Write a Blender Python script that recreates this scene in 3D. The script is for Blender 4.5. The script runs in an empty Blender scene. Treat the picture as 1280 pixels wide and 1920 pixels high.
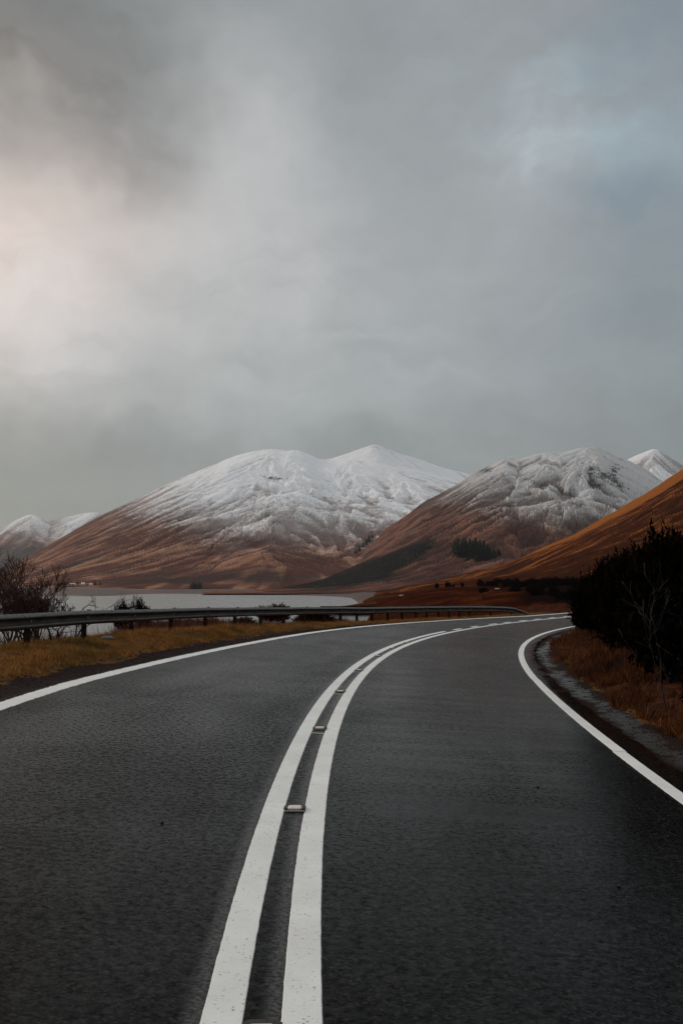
import bpy, math, random
import numpy as np
from mathutils import Vector, Matrix

# ------------------------------------------------------------------ camera, sky, sun, exposure
F = 1867.0                 # focal length in photograph pixels (1280 x 1920)
CAM_H = 1.75
PITCH = math.atan(140 / F)
scene = bpy.context.scene
col = scene.collection

cam_d = bpy.data.cameras.new('camera')
cam = bpy.data.objects.new('camera', cam_d)
col.objects.link(cam)
cam.location = (0, 0, CAM_H)
cam.rotation_euler = (math.radians(90) + PITCH, 0, 0)
cam_d.sensor_fit = 'VERTICAL'
cam_d.sensor_height = 36.0
cam_d.lens = 36.0 * F / 1920
cam_d.clip_start = 0.1
cam_d.clip_end = 40000
scene.camera = cam

SUN_AZ, SUN_EL = math.radians(-52), math.radians(21)
sun_dir = Vector((math.sin(SUN_AZ) * math.cos(SUN_EL), math.cos(SUN_AZ) * math.cos(SUN_EL), math.sin(SUN_EL)))


def pix_ray(px, py):
    fw = np.array([0, math.cos(PITCH), math.sin(PITCH)])
    up = np.array([0, -math.sin(PITCH), math.cos(PITCH)])
    return fw + np.array([1.0, 0, 0]) * (px - 640) / F + up * (960 - py) / F


class NT:
    """small helper to write node trees"""
    def __init__(self, tree):
        self.t = tree
        tree.nodes.clear()

    def n(self, typ, **kw):
        nd = self.t.nodes.new(typ)
        for k, v in kw.items():
            if k == 'inp':
                for kk, vv in v.items():
                    self.put(nd.inputs[kk], vv)
            else:
                setattr(nd, k, v)
        return nd

    def put(self, sock, v):
        if hasattr(v, 'is_output') or isinstance(v, bpy.types.NodeSocket):
            self.t.links.new(v, sock)
        else:
            sock.default_value = v

    def math(self, op, a, b=0.0, c=None, clamp=False):
        nd = self.t.nodes.new('ShaderNodeMath')
        nd.operation = op
        nd.use_clamp = clamp
        self.put(nd.inputs[0], a)
        self.put(nd.inputs[1], b)
        if c is not None:
            self.put(nd.inputs[2], c)
        return nd.outputs[0]

    def vmath(self, op, a, b=None, scale=None):
        nd = self.t.nodes.new('ShaderNodeVectorMath')
        nd.operation = op
        self.put(nd.inputs[0], a)
        if b is not None:
            self.put(nd.inputs[1], b)
        if scale is not None:
            self.put(nd.inputs['Scale'], scale)
        return nd.outputs['Value'] if op in ('DOT_PRODUCT', 'LENGTH') else nd.outputs[0]

    def mix(self, fac, a, b, blend='MIX'):
        nd = self.t.nodes.new('ShaderNodeMix')
        nd.data_type = 'RGBA'
        nd.blend_type = blend
        self.put(nd.inputs[0], fac)
        self.put(nd.inputs[6], rgba(a))
        self.put(nd.inputs[7], rgba(b))
        return nd.outputs[2]

    def ramp(self, fac, lo, hi):
        nd = self.t.nodes.new('ShaderNodeMapRange')
        nd.interpolation_type = 'SMOOTHSTEP'
        self.put(nd.inputs[0], fac)
        nd.inputs[1].default_value = lo
        nd.inputs[2].default_value = hi
        return nd.outputs[0]

    def noise(self, vec, scale, detail=4.0, rough=0.55, dist=0.0, color=False):
        nd = self.t.nodes.new('ShaderNodeTexNoise')
        if vec is not None:
            self.put(nd.inputs['Vector'], vec)
        nd.inputs['Scale'].default_value = scale
        nd.inputs['Detail'].default_value = detail
        nd.inputs['Roughness'].default_value = rough
        nd.inputs['Distortion'].default_value = dist
        return nd.outputs['Color'] if color else nd.outputs['Fac']

    def mapping(self, vec, scale=(1, 1, 1), rot=(0, 0, 0), loc=(0, 0, 0)):
        nd = self.t.nodes.new('ShaderNodeMapping')
        self.put(nd.inputs['Vector'], vec)
        nd.inputs['Scale'].default_value = scale
        nd.inputs['Rotation'].default_value = rot
        nd.inputs['Location'].default_value = loc
        return nd.outputs[0]

    def attr(self, name, out='Fac'):
        nd = self.t.nodes.new('ShaderNodeAttribute')
        nd.attribute_name = name
        return nd.outputs[out]

    def bump(self, height, strength=0.5, dist=0.01, normal=None):
        nd = self.t.nodes.new('ShaderNodeBump')
        self.put(nd.inputs['Height'], height)
        nd.inputs['Strength'].default_value = strength
        nd.inputs['Distance'].default_value = dist
        if normal is not None:
            self.put(nd.inputs['Normal'], normal)
        return nd.outputs[0]


def rgba(c):
    if isinstance(c, (tuple, list)) and len(c) == 3:
        return (c[0], c[1], c[2], 1.0)
    return c


# world: overcast cloud cover over a physical sky
world = bpy.data.worlds.new('World')
scene.world = world
world.use_nodes = True
world.cycles.sampling_method = 'MANUAL'
world.cycles.sample_map_resolution = 512
W = NT(world.node_tree)
sky = W.n('ShaderNodeTexSky', sky_type='NISHITA')
sky.sun_disc = False
sky.sun_elevation = SUN_EL
sky.sun_rotation = SUN_AZ
sky.air_density = 1.0
sky.dust_density = 2.0
tc = W.n('ShaderNodeTexCoord')
dirv = W.vmath('NORMALIZE', tc.outputs['Generated'])
w1 = W.vmath('SUBTRACT', W.noise(dirv, 5.0, 4, 0.62, color=True), (0.5, 0.5, 0.5))
warp = W.vmath('SCALE', w1, scale=0.19)
wd = W.vmath('NORMALIZE', W.vmath('ADD', dirv, warp))
sep = W.n('ShaderNodeSeparateXYZ', inp={0: wd})
rampn = W.n('ShaderNodeValToRGB')
W.put(rampn.inputs[0], sep.outputs[2])
cr = rampn.color_ramp
cr.interpolation = 'EASE'
stops = [(0.0, (0.208, 0.230, 0.228)), (0.10, (0.240, 0.260, 0.260)), (0.22, (0.322, 0.344, 0.350)),
         (0.36, (0.345, 0.362, 0.368)), (0.52, (0.295, 0.312, 0.318)), (0.72, (0.44, 0.455, 0.465)), (1.0, (0.62, 0.635, 0.65))]
while len(cr.elements) < len(stops):
    cr.elements.new(0.5)
for e, (p, c) in zip(cr.elements, stops):
    e.position = p
    e.color = (*c, 1)
cloud = rampn.outputs[0]
# bright and dark masses of the cloud deck: (photo direction, angular size in degrees, gain per channel)
lobes = [((-70, 480), 5.6, (0.80, 0.52, 0.39), 0),
         ((90, 470), 7.0, (0.24, 0.165, 0.13), 0),
         ((330, 400), 5.5, (0.20, 0.17, 0.16), 0),
         ((450, 230), 3.2, (0.18, 0.165, 0.16), 0),
         ((30, 190), 4.2, (-0.22, -0.19, -0.18), 0.2),
         ((220, 225), 3.0, (-0.26, -0.24, -0.23), 0.25),
         ((170, 40), 4.5, (-0.18, -0.17, -0.18), 0.3),
         ((-60, -10), 6.5, (-0.38, -0.38, -0.40), 0.2),
         ((700, -60), 6.0, (-0.12, -0.11, -0.11), 0.3),
         ((1130, 260), 2.6, (0.07, 0.12, 0.145), 0.8),
         ((1040, 335), 1.7, (0.18, 0.20, 0.21), 0.6),
         ((960, 140), 3.0, (0.01, 0.035, 0.05), 0.8),
         ((1180, 420), 2.6, (-0.14, -0.12, -0.10), 0.6),
         ((1270, 540), 5.0, (-0.20, -0.15, -0.11), 0.2),
         ((1340, 40), 4.8, (-0.26, -0.20, -0.14), 0.3),
         ((820, 330), 3.6, (-0.08, -0.07, -0.07), 0.7),
         ((90, 650), 3.0, (0.14, 0.15, 0.18), 0.5),
         ((20, 900), 6.0, (-0.19, -0.18, -0.20), 0.2),
         ((1240, 800), 5.0, (-0.18, -0.16, -0.16), 0.2),
         ((560, 560), 4.5, (0.08, 0.06, 0.05), 0.4)]
wds = W.vmath('MULTIPLY', wd, (1.0, 1.0, 2.1))
billow = W.noise(wds, 6.0, 5, 0.55, 0.3)
patch = W.ramp(billow, 0.38, 0.60)
gain = None
for (pp, sig, g, pt) in lobes:
    r = pix_ray(*pp)
    r = r / np.linalg.norm(r)
    dt = W.vmath('DOT_PRODUCT', wd, tuple(r))
    k = 1.0 / (math.radians(sig) ** 2)
    e = W.math('EXPONENT', W.math('MULTIPLY', W.math('SUBTRACT', dt, 1.0), k))
    if pt:
        e = W.math('MULTIPLY', e, W.math('MULTIPLY_ADD', patch, 1.5 * pt, 1.0 - 0.75 * pt))
    v = W.vmath('SCALE', g, scale=e)
    gain = v if gain is None else W.vmath('ADD', gain, v)
# finer drifting cloud texture
plane = W.n('ShaderNodeSeparateXYZ', inp={0: dirv})
den = W.math('ADD', W.math('MAXIMUM', plane.outputs[2], 0.0), 0.16)
comb = W.n('ShaderNodeCombineXYZ', inp={0: W.math('DIVIDE', plane.outputs[0], den), 1: W.math('DIVIDE', plane.outputs[1], den), 2: 0.0})
fine = W.noise(comb.outputs[0], 1.35, 4, 0.5, 0.3)
fine2 = W.noise(wds, 10.0, 6, 0.58, 0.3)
fac = W.math('ADD', 1.0, W.math('ADD', W.math('MULTIPLY', W.math('SUBTRACT', fine, 0.5), 0.26),
                                W.math('ADD', W.math('MULTIPLY', W.math('SUBTRACT', fine2, 0.5), 0.28), W.math('MULTIPLY', W.math('SUBTRACT', patch, 0.5), 0.085))))
gain = W.vmath('ADD', gain, (1.0, 1.0, 1.0))
gain = W.vmath('MAXIMUM', gain, (0.35, 0.35, 0.35))
cloud = W.vmath('MULTIPLY', cloud, gain)
cloud = W.vmath('SCALE', cloud, scale=fac)
cloud10 = W.vmath('SCALE', cloud, scale=10.0)
skymix = W.mix(0.94, sky.outputs[0], cloud10)
bg = W.n('ShaderNodeBackground', inp={'Color': skymix, 'Strength': 0.1})
wo = W.n('ShaderNodeOutputWorld', inp={'Surface': bg.outputs[0]})

sl = bpy.data.lights.new('sun', 'SUN')
sl.energy = 1.5
sl.angle = math.radians(18)
sl.color = (1.0, 0.86, 0.74)
so = bpy.data.objects.new('sun', sl)
col.objects.link(so)
so.rotation_euler = (-sun_dir).to_track_quat('-Z', 'Y').to_euler()
so.location = sun_dir * 50

scene.view_settings.view_transform = 'Standard'
scene.view_settings.look = 'None'
scene.view_settings.exposure = 0.18
scene.view_settings.gamma = 1.0
scene.view_settings.use_curve_mapping = False
scene.render.engine = 'CYCLES'
scene.cycles.use_denoising = True
scene.cycles.denoising_prefilter = 'NONE'
scene.cycles.denoising_input_passes = 'RGB_ALBEDO_NORMAL'
scene.cycles.max_bounces = 5
scene.cycles.diffuse_bounces = 3
scene.cycles.glossy_bounces = 2
scene.cycles.volume_bounces = 0
scene.cycles.transparent_max_bounces = 4

# ------------------------------------------------------------------ helpers
rng = np.random.default_rng(7)
random.seed(11)


def at_z(px, py, z):
    r = pix_ray(px, py)
    t = (z - CAM_H) / r[2]
    return r * t + np.array([0, 0, CAM_H])


def at_y(px, py, Y):
    r = pix_ray(px, py)
    t = Y / r[1]
    return r * t + np.array([0, 0, CAM_H])


def project(p):
    p = np.asarray(p, float)
    q = p - np.array([0, 0, CAM_H])
    c, s = math.cos(PITCH), math.sin(PITCH)
    f = q[..., 1] * c + q[..., 2] * s
    u = -q[..., 1] * s + q[..., 2] * c
    return 640 + F * q[..., 0] / f, 960 - F * u / f


def tag(o, label=None, cat=None, group=None, kind=None):
    if label:
        o['label'] = label
    if cat:
        o['category'] = cat
    if group:
        o['group'] = group
    if kind:
        o['kind'] = kind
    return o


def mesh_np(name, V, Fc, smooth=True, attrs=None, uv=None):
    V = np.asarray(V, np.float32).reshape(-1, 3)
    me = bpy.data.meshes.new(name)
    if isinstance(Fc, np.ndarray):
        nper = Fc.shape[1]
        me.vertices.add(len(V))
        me.vertices.foreach_set('co', V.ravel())
        me.loops.add(Fc.size)
        me.loops.foreach_set('vertex_index', Fc.astype(np.int32).ravel())
        me.polygons.add(len(Fc))
        me.polygons.foreach_set('loop_start', np.arange(0, Fc.size, nper, dtype=np.int32))
        me.polygons.foreach_set('loop_total', np.full(len(Fc), nper, np.int32))
        me.update(calc_edges=True)
    else:
        me.from_pydata(V.tolist(), [], Fc)
        me.update()
    me.polygons.foreach_set('use_smooth', np.full(len(me.polygons), smooth))
    for k, a in (attrs or {}).items():
        at = me.attributes.new(k, 'FLOAT', 'POINT')
        at.data.foreach_set('value', np.asarray(a, np.float32).ravel())
    if uv is not None:
        l = me.uv_layers.new(name='UVMap')
        li = np.empty(len(me.loops), np.int32)
        me.loops.foreach_get('vertex_index', li)
        l.data.foreach_set('uv', np.asarray(uv, np.float32).reshape(-1, 2)[li].ravel())
    return me


def obj(name, me, mat=None, parent=None, loc=None):
    o = bpy.data.objects.new(name, me)
    col.objects.link(o)
    if mat is not None and not me.materials:
        me.materials.append(mat)
    if parent is not None:
        o.parent = parent
    if loc is not None:
        o.location = loc
    return o


def empty(name, loc=(0, 0, 0), rz=0.0):
    o = bpy.data.objects.new(name, None)
    col.objects.link(o)
    o.location = loc
    o.rotation_euler = (0, 0, rz)
    o.empty_display_size = 0.2
    return o


def copy_tree(o, parent=None):
    c = o.copy()
    col.objects.link(c)
    if parent is not None:
        c.parent = parent
    for ch in list(o.children):
        copy_tree(ch, c)
    return c


def grid_faces(nr, nc):
    i = np.arange(nr - 1)[:, None] * nc + np.arange(nc - 1)[None, :]
    return np.stack([i, i + 1, i + nc + 1, i + nc], -1).reshape(-1, 4)


def hash2(ix, iy, seed):
    h = (ix.astype(np.int64) * 374761393 + iy.astype(np.int64) * 668265263 + seed * 974634777) & 0x7fffffff
    h = ((h ^ (h >> 13)) * 1274126177) & 0x7fffffff
    h = h ^ (h >> 16)
    return (h & 0xffff) / 65535.0


def vnoise(x, y, seed=0):
    ix, iy = np.floor(x), np.floor(y)
    fx, fy = x - ix, y - iy
    fx = fx * fx * fx * (fx * (fx * 6 - 15) + 10)
    fy = fy * fy * fy * (fy * (fy * 6 - 15) + 10)
    a, b = hash2(ix, iy, seed), hash2(ix + 1, iy, seed)
    c, d = hash2(ix, iy + 1, seed), hash2(ix + 1, iy + 1, seed)
    return (a * (1 - fx) + b * fx) * (1 - fy) + (c * (1 - fx) + d * fx) * fy


def fbm(x, y, seed=0, octs=5, gain=0.5):
    s, a, t = 0.0, 1.0, 0.0
    for o in range(octs):
        s = s + a * vnoise(x * 2 ** o + 17.3 * o, y * 2 ** o - 9.1 * o, seed + o)
        t += a
        a *= gain
    return s / t


def ridged(x, y, seed=0, octs=5):
    s, a, t = 0.0, 1.0, 0.0
    for o in range(octs):
        n = 1 - np.abs(2 * vnoise(x * 2 ** o + 5.2 * o, y * 2 ** o + 3.7 * o, seed + o) - 1)
        s = s + a * n * n
        t += a
        a *= 0.5
    return s / t


def smooth01(x, lo, hi):
    t = np.clip((x - lo) / (hi - lo), 0, 1)
    return t * t * (3 - 2 * t)


def new_mat(name):
    m = bpy.data.materials.new(name)
    m.use_nodes = True
    T = NT(m.node_tree)
    out = T.n('ShaderNodeOutputMaterial')
    p = T.n('ShaderNodeBsdfPrincipled')
    T.put(out.inputs[0], p.outputs[0])
    return m, T, p


def simple_mat(name, c, rough=0.7, metal=0.0, var=0.25, scale=8.0, bump=0.0, spec=0.5, c2=None):
    m, T, p = new_mat(name)
    tcn = T.n('ShaderNodeTexCoord')
    n = T.noise(tcn.outputs['Object'], scale, 5, 0.6)
    dark = tuple(v * (1 - var) for v in c)
    lite = tuple(min(1, v * (1 + var)) for v in c) if c2 is None else c2
    T.put(p.inputs['Base Color'], T.mix(T.ramp(n, 0.3, 0.7), dark, lite))
    p.inputs['Roughness'].default_value = rough
    p.inputs['Metallic'].default_value = metal
    p.inputs['Specular IOR Level'].default_value = spec
    if bump:
        T.put(p.inputs['Normal'], T.bump(n, bump, 0.01))
    return m


# ------------------------------------------------------------------ road alignment (plan curves, metres)
def fitcurve(pts, deg, y0, y1):
    P = np.array(pts)
    c = np.polyfit(P[:, 1], P[:, 0], deg)
    dc = np.polyder(c)

    def fx(y):
        y = np.asarray(y, float)
        yc = np.clip(y, y0, y1)
        return np.polyval(c, yc) + (y - yc) * np.polyval(dc, yc)
    return fx


C_pts = [(-0.16, 4.14), (-0.2, 6.22), (-0.2, 7.95), (-0.18, 9.79), (-0.12, 12.35), (0.12, 16.73), (0.52, 20.93), (1.1, 25.21),
         (1.71, 28.7), (2.92, 34.36), (4.45, 39.25), (6.22, 44.23), (9.4, 50.68), (12.99, 57.77), (16.6, 64.0)]
L_pts = [(-4.06, 8.5), (-4.08, 12.05), (-3.99, 15.07), (-3.71, 19.41), (-2.44, 28.65), (0.41, 38.39), (4.1, 47.78), (6.29, 51.33),
         (8.66, 54.33), (10.9, 57.13), (14.0, 61.5)]
R_pts = [(2.95, 6.0), (3.03, 9.0), (3.18, 11.85), (3.55, 16.0), (4.03, 21.1), (4.58, 25.5), (5.2, 29.2), (6.45, 34.6), (8.0, 39.7),
         (9.85, 44.6), (13.2, 51.5)]
xC = fitcurve(C_pts, 5, 3, 62)
xL0 = fitcurve(L_pts, 5, 9, 60)
xR0 = fitcurve(R_pts, 5, 7, 50)


def xL(y):
    y = np.asarray(y, float)
    return np.where(y < 57, xL0(np.minimum(y, 57)), xC(y) - (xC(57.0) - xL0(57.0)))


def xR(y):
    y = np.asarray(y, float)
    return np.where(y < 48, xR0(np.minimum(y, 48)), xC(y) + (xR0(48.0) - xC(48.0)))


def zLf(y):
    return np.interp(y, [-20, 0, 15, 19, 28, 38, 48, 57, 90], [0.22, 0.27, 0.30, 0.27, 0.20, 0.15, 0.10, 0.08, 0.05])


def zRf(y):
    return np.interp(y, [-20, 8, 22, 45, 90], [-0.12, -0.14, -0.15, -0.10, -0.08])


def slope(fx, y):
    return (fx(y + 0.05) - fx(y - 0.05)) / 0.1


def road_z(x, y):
    l, c, r = xL(y), xC(y), xR(y)
    zl, zr = zLf(y), zRf(y)
    tl = (c - x) / (c - l)
    tr = (x - c) / (r - c)
    base = np.where(x < c, zl * tl, zr * tr)
    return base


RAIL = [(-7.0, 10.0, .60), (-6.85, 13.5, .59), (-6.5, 16.75, .58), (-6.17, 19.85, .57), (-5.84, 22.95, .53), (-5.42, 26.14, .54), (-4.92, 29.21, .46),
        (-4.32, 32.18, .43), (-3.66, 34.87, .36), (-2.97, 37.35, .30), (-2.24, 39.58, .26), (-1.49, 41.59, .23),
        (-.72, 43.49, .18), (.01, 45.11, .12), (.76, 46.68, .09), (1.51, 48.11, .06), (2.33, 49.58, .04),
        (3.12, 50.93, .05), (3.92, 52.18, .03), (4.57, 53.17, .03), (5.29, 54.23, .02), (5.97, 55.18, .02),
        (6.64, 56.05, .02), (7.32, 56.95, .02), (8.79, 58.84, .03), (10.39, 60.91, .0), (11.67, 62.55, -.01)]
RAIL_TOP = [1.30, 1.26, 1.24, 1.22, 1.20, 1.15, 1.11, 1.07, 1.02, .98, .93, .90, .86, .83, .79, .76, .75, .73, .71, .70, .68, .67, .66, .64, .59, .47, .10]


def zRail(y):
    return np.interp(y, [p[1] for p in RAIL], [p[2] for p in RAIL])


WATER_Z = -6.0
KNOLLS = [(-5.6, 30.2, .40, 1.0, 1.2), (-6.6, 33.2, .55, 1.4, 1.4), (-6.9, 38, .80, 2.3, 2.0), (-5.6, 41, .62, 1.6, 2.0), (-3.9, 50, .95, 1.8, 3.0), (-1.9, 55, .80, 2.2, 3.0), (-0.2, 56, .55, 1.4, 3.0), (-8.6, 30.5, .25, 1.2, 2.0)]


def ground_z(x, y):
    x = np.asarray(x, float)
    y = np.asarray(y, float)
    yc = np.clip(y, -60, 110)
    sl_ = slope(xL, yc)
    sr_ = slope(xR, yc)
    dl = (xL(yc) - x) / np.sqrt(1 + sl_ ** 2)
    dr = (x - xR(yc)) / np.sqrt(1 + sr_ ** 2)
    zl, zr = zLf(yc), zRf(yc)
    zrl = zRail(yc)
    # left profile
    n1 = fbm(x * 0.5, y * 0.5, 3, 4) - 0.5
    n2 = fbm(x * 0.12, y * 0.12, 5, 4) - 0.5
    t = smooth01(dl, 0.55, 2.5)
    zleft = (zl - 0.045) * (1 - t) + zrl * t
    drop = np.interp(dl, [2.8, 4.2, 6, 9, 14, 25, 45, 80, 200], [0, 0.22, 0.62, 1.1, 2.0, 3.6, 5.6, 8.5, 12])
    zleft = zleft - drop + n1 * 0.10 * smooth01(dl, 0.6, 1.4) + n2 * 0.9 * smooth01(dl, 4, 12)
    for (kx, ky, a, sx, sy) in KNOLLS:
        zleft = zleft + a * np.exp(-((x - kx) / sx) ** 2 - ((y - ky) / sy) ** 2) * smooth01(dl, 3.2, 5.0)
    # right profile
    zright = zr - 0.05 + np.interp(dr, [0.3, 0.6, 1.2, 2.2, 4, 8, 20, 60], [0, -0.02, 0.03, 0.30, 0.75, 1.1, 1.6, 3.0])
    zright = zright + n1 * 0.16 * smooth01(dr, 0.9, 1.8) + n2 * 0.6 * smooth01(dr, 3, 10)
    zroad = road_z(x, yc) - 0.12
    z = np.where(dl > 0, np.minimum(zleft, 9), np.where(dr > 0, zright, zroad))
    lim = smooth01(dl, 0.13, 0.19)
    z = np.where((dl > 0) & (dl <= 0.19), zroad * (1 - lim) + zleft * lim, z)
    lim = smooth01(dr, 0.36, 0.42)
    z = np.where((dr > 0) & (dr <= 0.42), zroad * (1 - lim) + zright * lim, z)
    # far from the road the land flattens out
    r = np.hypot(x, y)
    w = smooth01(r, 130, 320)
    return z * (1 - w) + w * np.where(dl > 0, -9.0, -4.0)


def in_road(x, y):
    return (x > xL(y)) & (x < xR(y))


# ------------------------------------------------------------------ materials of the setting
def hill_material(name, rust, tan, heath, snowcol=(0.86, 0.86, 0.87), rock=(0.085, 0.08, 0.078), nscale=0.012, snow=True, bump=0.16, streak_w=0.5, tan_lo=0.72):
    m, T, p = new_mat(name)
    tcn = T.n('ShaderNodeTexCoord')
    oc = tcn.outputs['Object']
    st = T.attr('streak')
    dk = T.attr('dark')
    n1 = T.noise(oc, nscale, 6, 0.62)
    n2 = T.noise(oc, nscale * 6, 6, 0.7)
    n3 = T.noise(oc, nscale * 26, 3, 0.65)
    g = T.math('ADD', T.math('MULTIPLY', st, streak_w), T.math('ADD', T.math('MULTIPLY', n1, 0.75), T.math('MULTIPLY', n2, 0.50)))
    g = T.math('SUBTRACT', g, 0.125 + 0.5 * (streak_w - 0.5))
    c = T.mix(T.ramp(g, tan_lo, tan_lo + 0.30), rust, tan)
    c = T.mix(T.ramp(T.math('ADD', g, T.math('MULTIPLY', n3, 0.35)), 0.55, 0.95), tuple(0.6 * v for v in rust), c)
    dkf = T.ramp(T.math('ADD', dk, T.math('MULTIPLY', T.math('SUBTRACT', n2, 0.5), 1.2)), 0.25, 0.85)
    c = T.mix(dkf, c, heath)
    if snow:
        rk = T.attr('rock')
        sn = T.attr('snow')
        s = T.math('ADD', sn, T.math('ADD', T.math('MULTIPLY', T.math('SUBTRACT', n2, 0.5), 1.1),
                                     T.math('ADD', T.math('MULTIPLY', T.math('SUBTRACT', st, 0.5), 0.70),
                                            T.math('MULTIPLY', T.math('SUBTRACT', n3, 0.5), 0.75))))
        dust_ = T.math('MULTIPLY', T.ramp(T.math('ADD', sn, T.math('MULTIPLY', T.math('SUBTRACT', n1, 0.5), 0.5)), 0.02, 0.42), 0.62)
        c = T.mix(dust_, c, tuple(v * 0.55 for v in snowcol[:1]) + (snowcol[1] * 0.515, snowcol[2] * 0.485))
        sf = T.math('MULTIPLY', T.ramp(s, 0.20, 0.86), T.ramp(sn, 0.0, 0.20))
        c = T.mix(sf, c, snowcol)
        rf = T.ramp(T.math('ADD', rk, T.math('ADD', T.math('MULTIPLY', T.math('SUBTRACT', n2, 0.5), 1.9), T.math('MULTIPLY', T.math('SUBTRACT', n3, 0.5), 1.1))), 0.50, 0.70)
        c = T.mix(rf, c, rock)
    T.put(p.inputs['Base Color'], c)
    p.inputs['Roughness'].default_value = 0.9
    p.inputs['Specular IOR Level'].default_value = 0.0
    T.put(p.inputs['Normal'], T.bump(T.math('ADD', n2, T.math('MULTIPLY', n3, 0.5)), bump, 0.08 / nscale))
    return m


def lic(X, Y, Z, seed, steps=14, cell=1.0):
    """noise drawn out along the fall line of a terrain grid (drainage streaks)"""
    def d(A):
        return np.gradient(A, axis=0), np.gradient(A, axis=1)
    Xi, Xj = d(X)
    Yi, Yj = d(Y)
    Zi, Zj = d(Z)
    det = Xi * Yj - Xj * Yi
    det = np.where(np.abs(det) < 1e-9, 1e-9, det)
    gx = (Zi * Yj - Zj * Yi) / det
    gy = (Xi * Zj - Xj * Zi) / det
    ln = np.hypot(gx, gy) + 1e-6
    gx, gy = gx / ln, gy / ln
    step = cell
    di = (gx * Yj - gy * Xj) / det * step
    dj = (Xi * gy - Yi * gx) / det * step
    nr, nc = X.shape
    N = rng.random((nr, nc))
    N2 = vnoise(X / (cell * 2.2), Y / (cell * 2.2), seed)
    N = 0.4 * N + 0.6 * N2
    I0, J0 = np.meshgrid(np.arange(nr, dtype=float), np.arange(nc, dtype=float), indexing='ij')

    def samp(A, I, J):
        I = np.clip(I, 0, nr - 1.001)
        J = np.clip(J, 0, nc - 1.001)
        a, b = I.astype(int), J.astype(int)
        fi, fj = I - a, J - b
        return (A[a, b] * (1 - fi) + A[a + 1, b] * fi) * (1 - fj) + (A[a, b + 1] * (1 - fi) + A[a + 1, b + 1] * fi) * fj
    acc = N.copy()
    w = 1.0
    for sgn in (1, -1):
        I, J = I0.copy(), J0.copy()
        for k in range(steps):
            a, b = samp(di, I, J), samp(dj, I, J)
            I = I + sgn * a
            J = J + sgn * b
            acc += samp(N, I, J)
            w += 1
    acc /= w
    lo, hi = np.percentile(acc, 3), np.percentile(acc, 97)
    return np.clip((acc - lo) / (hi - lo), 0, 1)


class Terrain:
    pass


def fan_terrain(name, skyline, D, front, base, nu, ns, seed, mat, amp, wl, power=1.25, back=0.4, gully=0.0, cell=12.0, steps=14,
                snow=None, dark=None, rock=None, streak=None, label=None, cat='mountain', jag=0.0, base_fn=None, front_fn=None):
    sk = sorted(skyline)
    ks, zs, ds = [], [], []
    for e in sk:
        px, py = e[0], e[1]
        dd = e[2] if len(e) > 2 else D
        r = pix_ray(px, py)
        ks.append(r[0] / r[1])
        zs.append(at_y(px, py, dd)[2])
        ds.append(dd)
    k = np.linspace(ks[0], ks[-1], nu)
    zr = np.interp(k, ks, zs)
    dr = np.interp(k, ks, ds)
    ker = np.hanning(max(5, nu // 60 * 2 + 1))
    ker /= ker.sum()
    pad = len(ker) // 2
    zr = np.convolve(np.pad(zr, pad, mode='edge'), ker, 'valid')
    dr = np.convolve(np.pad(dr, pad, mode='edge'), ker, 'valid')
    nb = max(6, int(ns * 0.18))
    s = np.concatenate([np.linspace(0, 1, ns), 1 + back * np.linspace(0, 1, nb + 1)[1:]])
    S, K = np.meshgrid(s, k, indexing='ij')
    fr = np.full(nu, float(front)) if front_fn is None else front_fn(640 + k * F)
    bs = np.full(nu, float(base)) if base_fn is None else base_fn(640 + k * F)
    Y = fr[None, :] + (dr - fr)[None, :] * S
    X = K * Y
    sc = np.clip(S, 0, 1)
    g = sc ** power
    Zr = zr[None, :]
    Z = bs[None, :] + (Zr - bs[None, :]) * g
    over = np.clip(S - 1, 0, None)
    Z = Z - (Zr - bs[None, :]) * over * 1.3
    env = (np.clip(sc * 3, 0, 1)) * (0.10 + 0.90 * np.clip((1 - sc) * 3.2, 0, 1)) * (over == 0)
    hn = np.clip((Zr - bs[None, :]) / (np.max(zr) - bs[None, :] + 1e-6), 0.12, 1)
    n = fbm(X / wl, Y / wl, seed, 6, 0.45) - 0.5
    rd = ridged(X / (wl * 0.55) + 0.4 * n, Y / (wl * 0.9), seed + 31, 4) - 0.45
    Z = Z + env * hn * amp * (1.1 * n + 0.5 * rd)
    if jag:
        Z = Z + jag * (fbm(X / (jag * 9), Y / (jag * 9), seed + 5, 4) - 0.5) * np.clip(sc * 3, 0, 1)
    Z = np.maximum(Z, -10.5)
    st = lic(X, Y, Z, seed, steps, cell)
    if gully:
        Z = Z + gully * (st - 0.5) * env * hn
    P = np.stack([X, Y, Z], -1)
    px, py = project(P)
    at = {'streak': st if streak is None else streak(px, py, S, st)}
    z01 = Z
    at['snow'] = np.zeros_like(Z) if snow is None else snow(px, py, X, Y, Z, st)
    at['dark'] = np.zeros_like(Z) if dark is None else dark(px, py, X, Y, Z, st)
    at['rock'] = np.zeros_like(Z) if rock is None else rock(px, py, X, Y, Z, st)
    me = mesh_np(name, P, grid_faces(*X.shape), True, at)
    o = obj(name, me, mat)
    tag(o, label, cat, kind='structure')
    t = Terrain()
    t.P, t.px, t.py, t.k, t.ns, t.o = P, px, py, k, ns, o
    return t


def on_terrain(t, px, py):
    kk = (px - 640) / F
    j = int(np.clip(np.searchsorted(t.k, kk), 0, len(t.k) - 1))
    c = t.py[:t.ns, j]
    i = int(np.argmin(np.abs(c - py)))
    return t.P[i, j]


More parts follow.
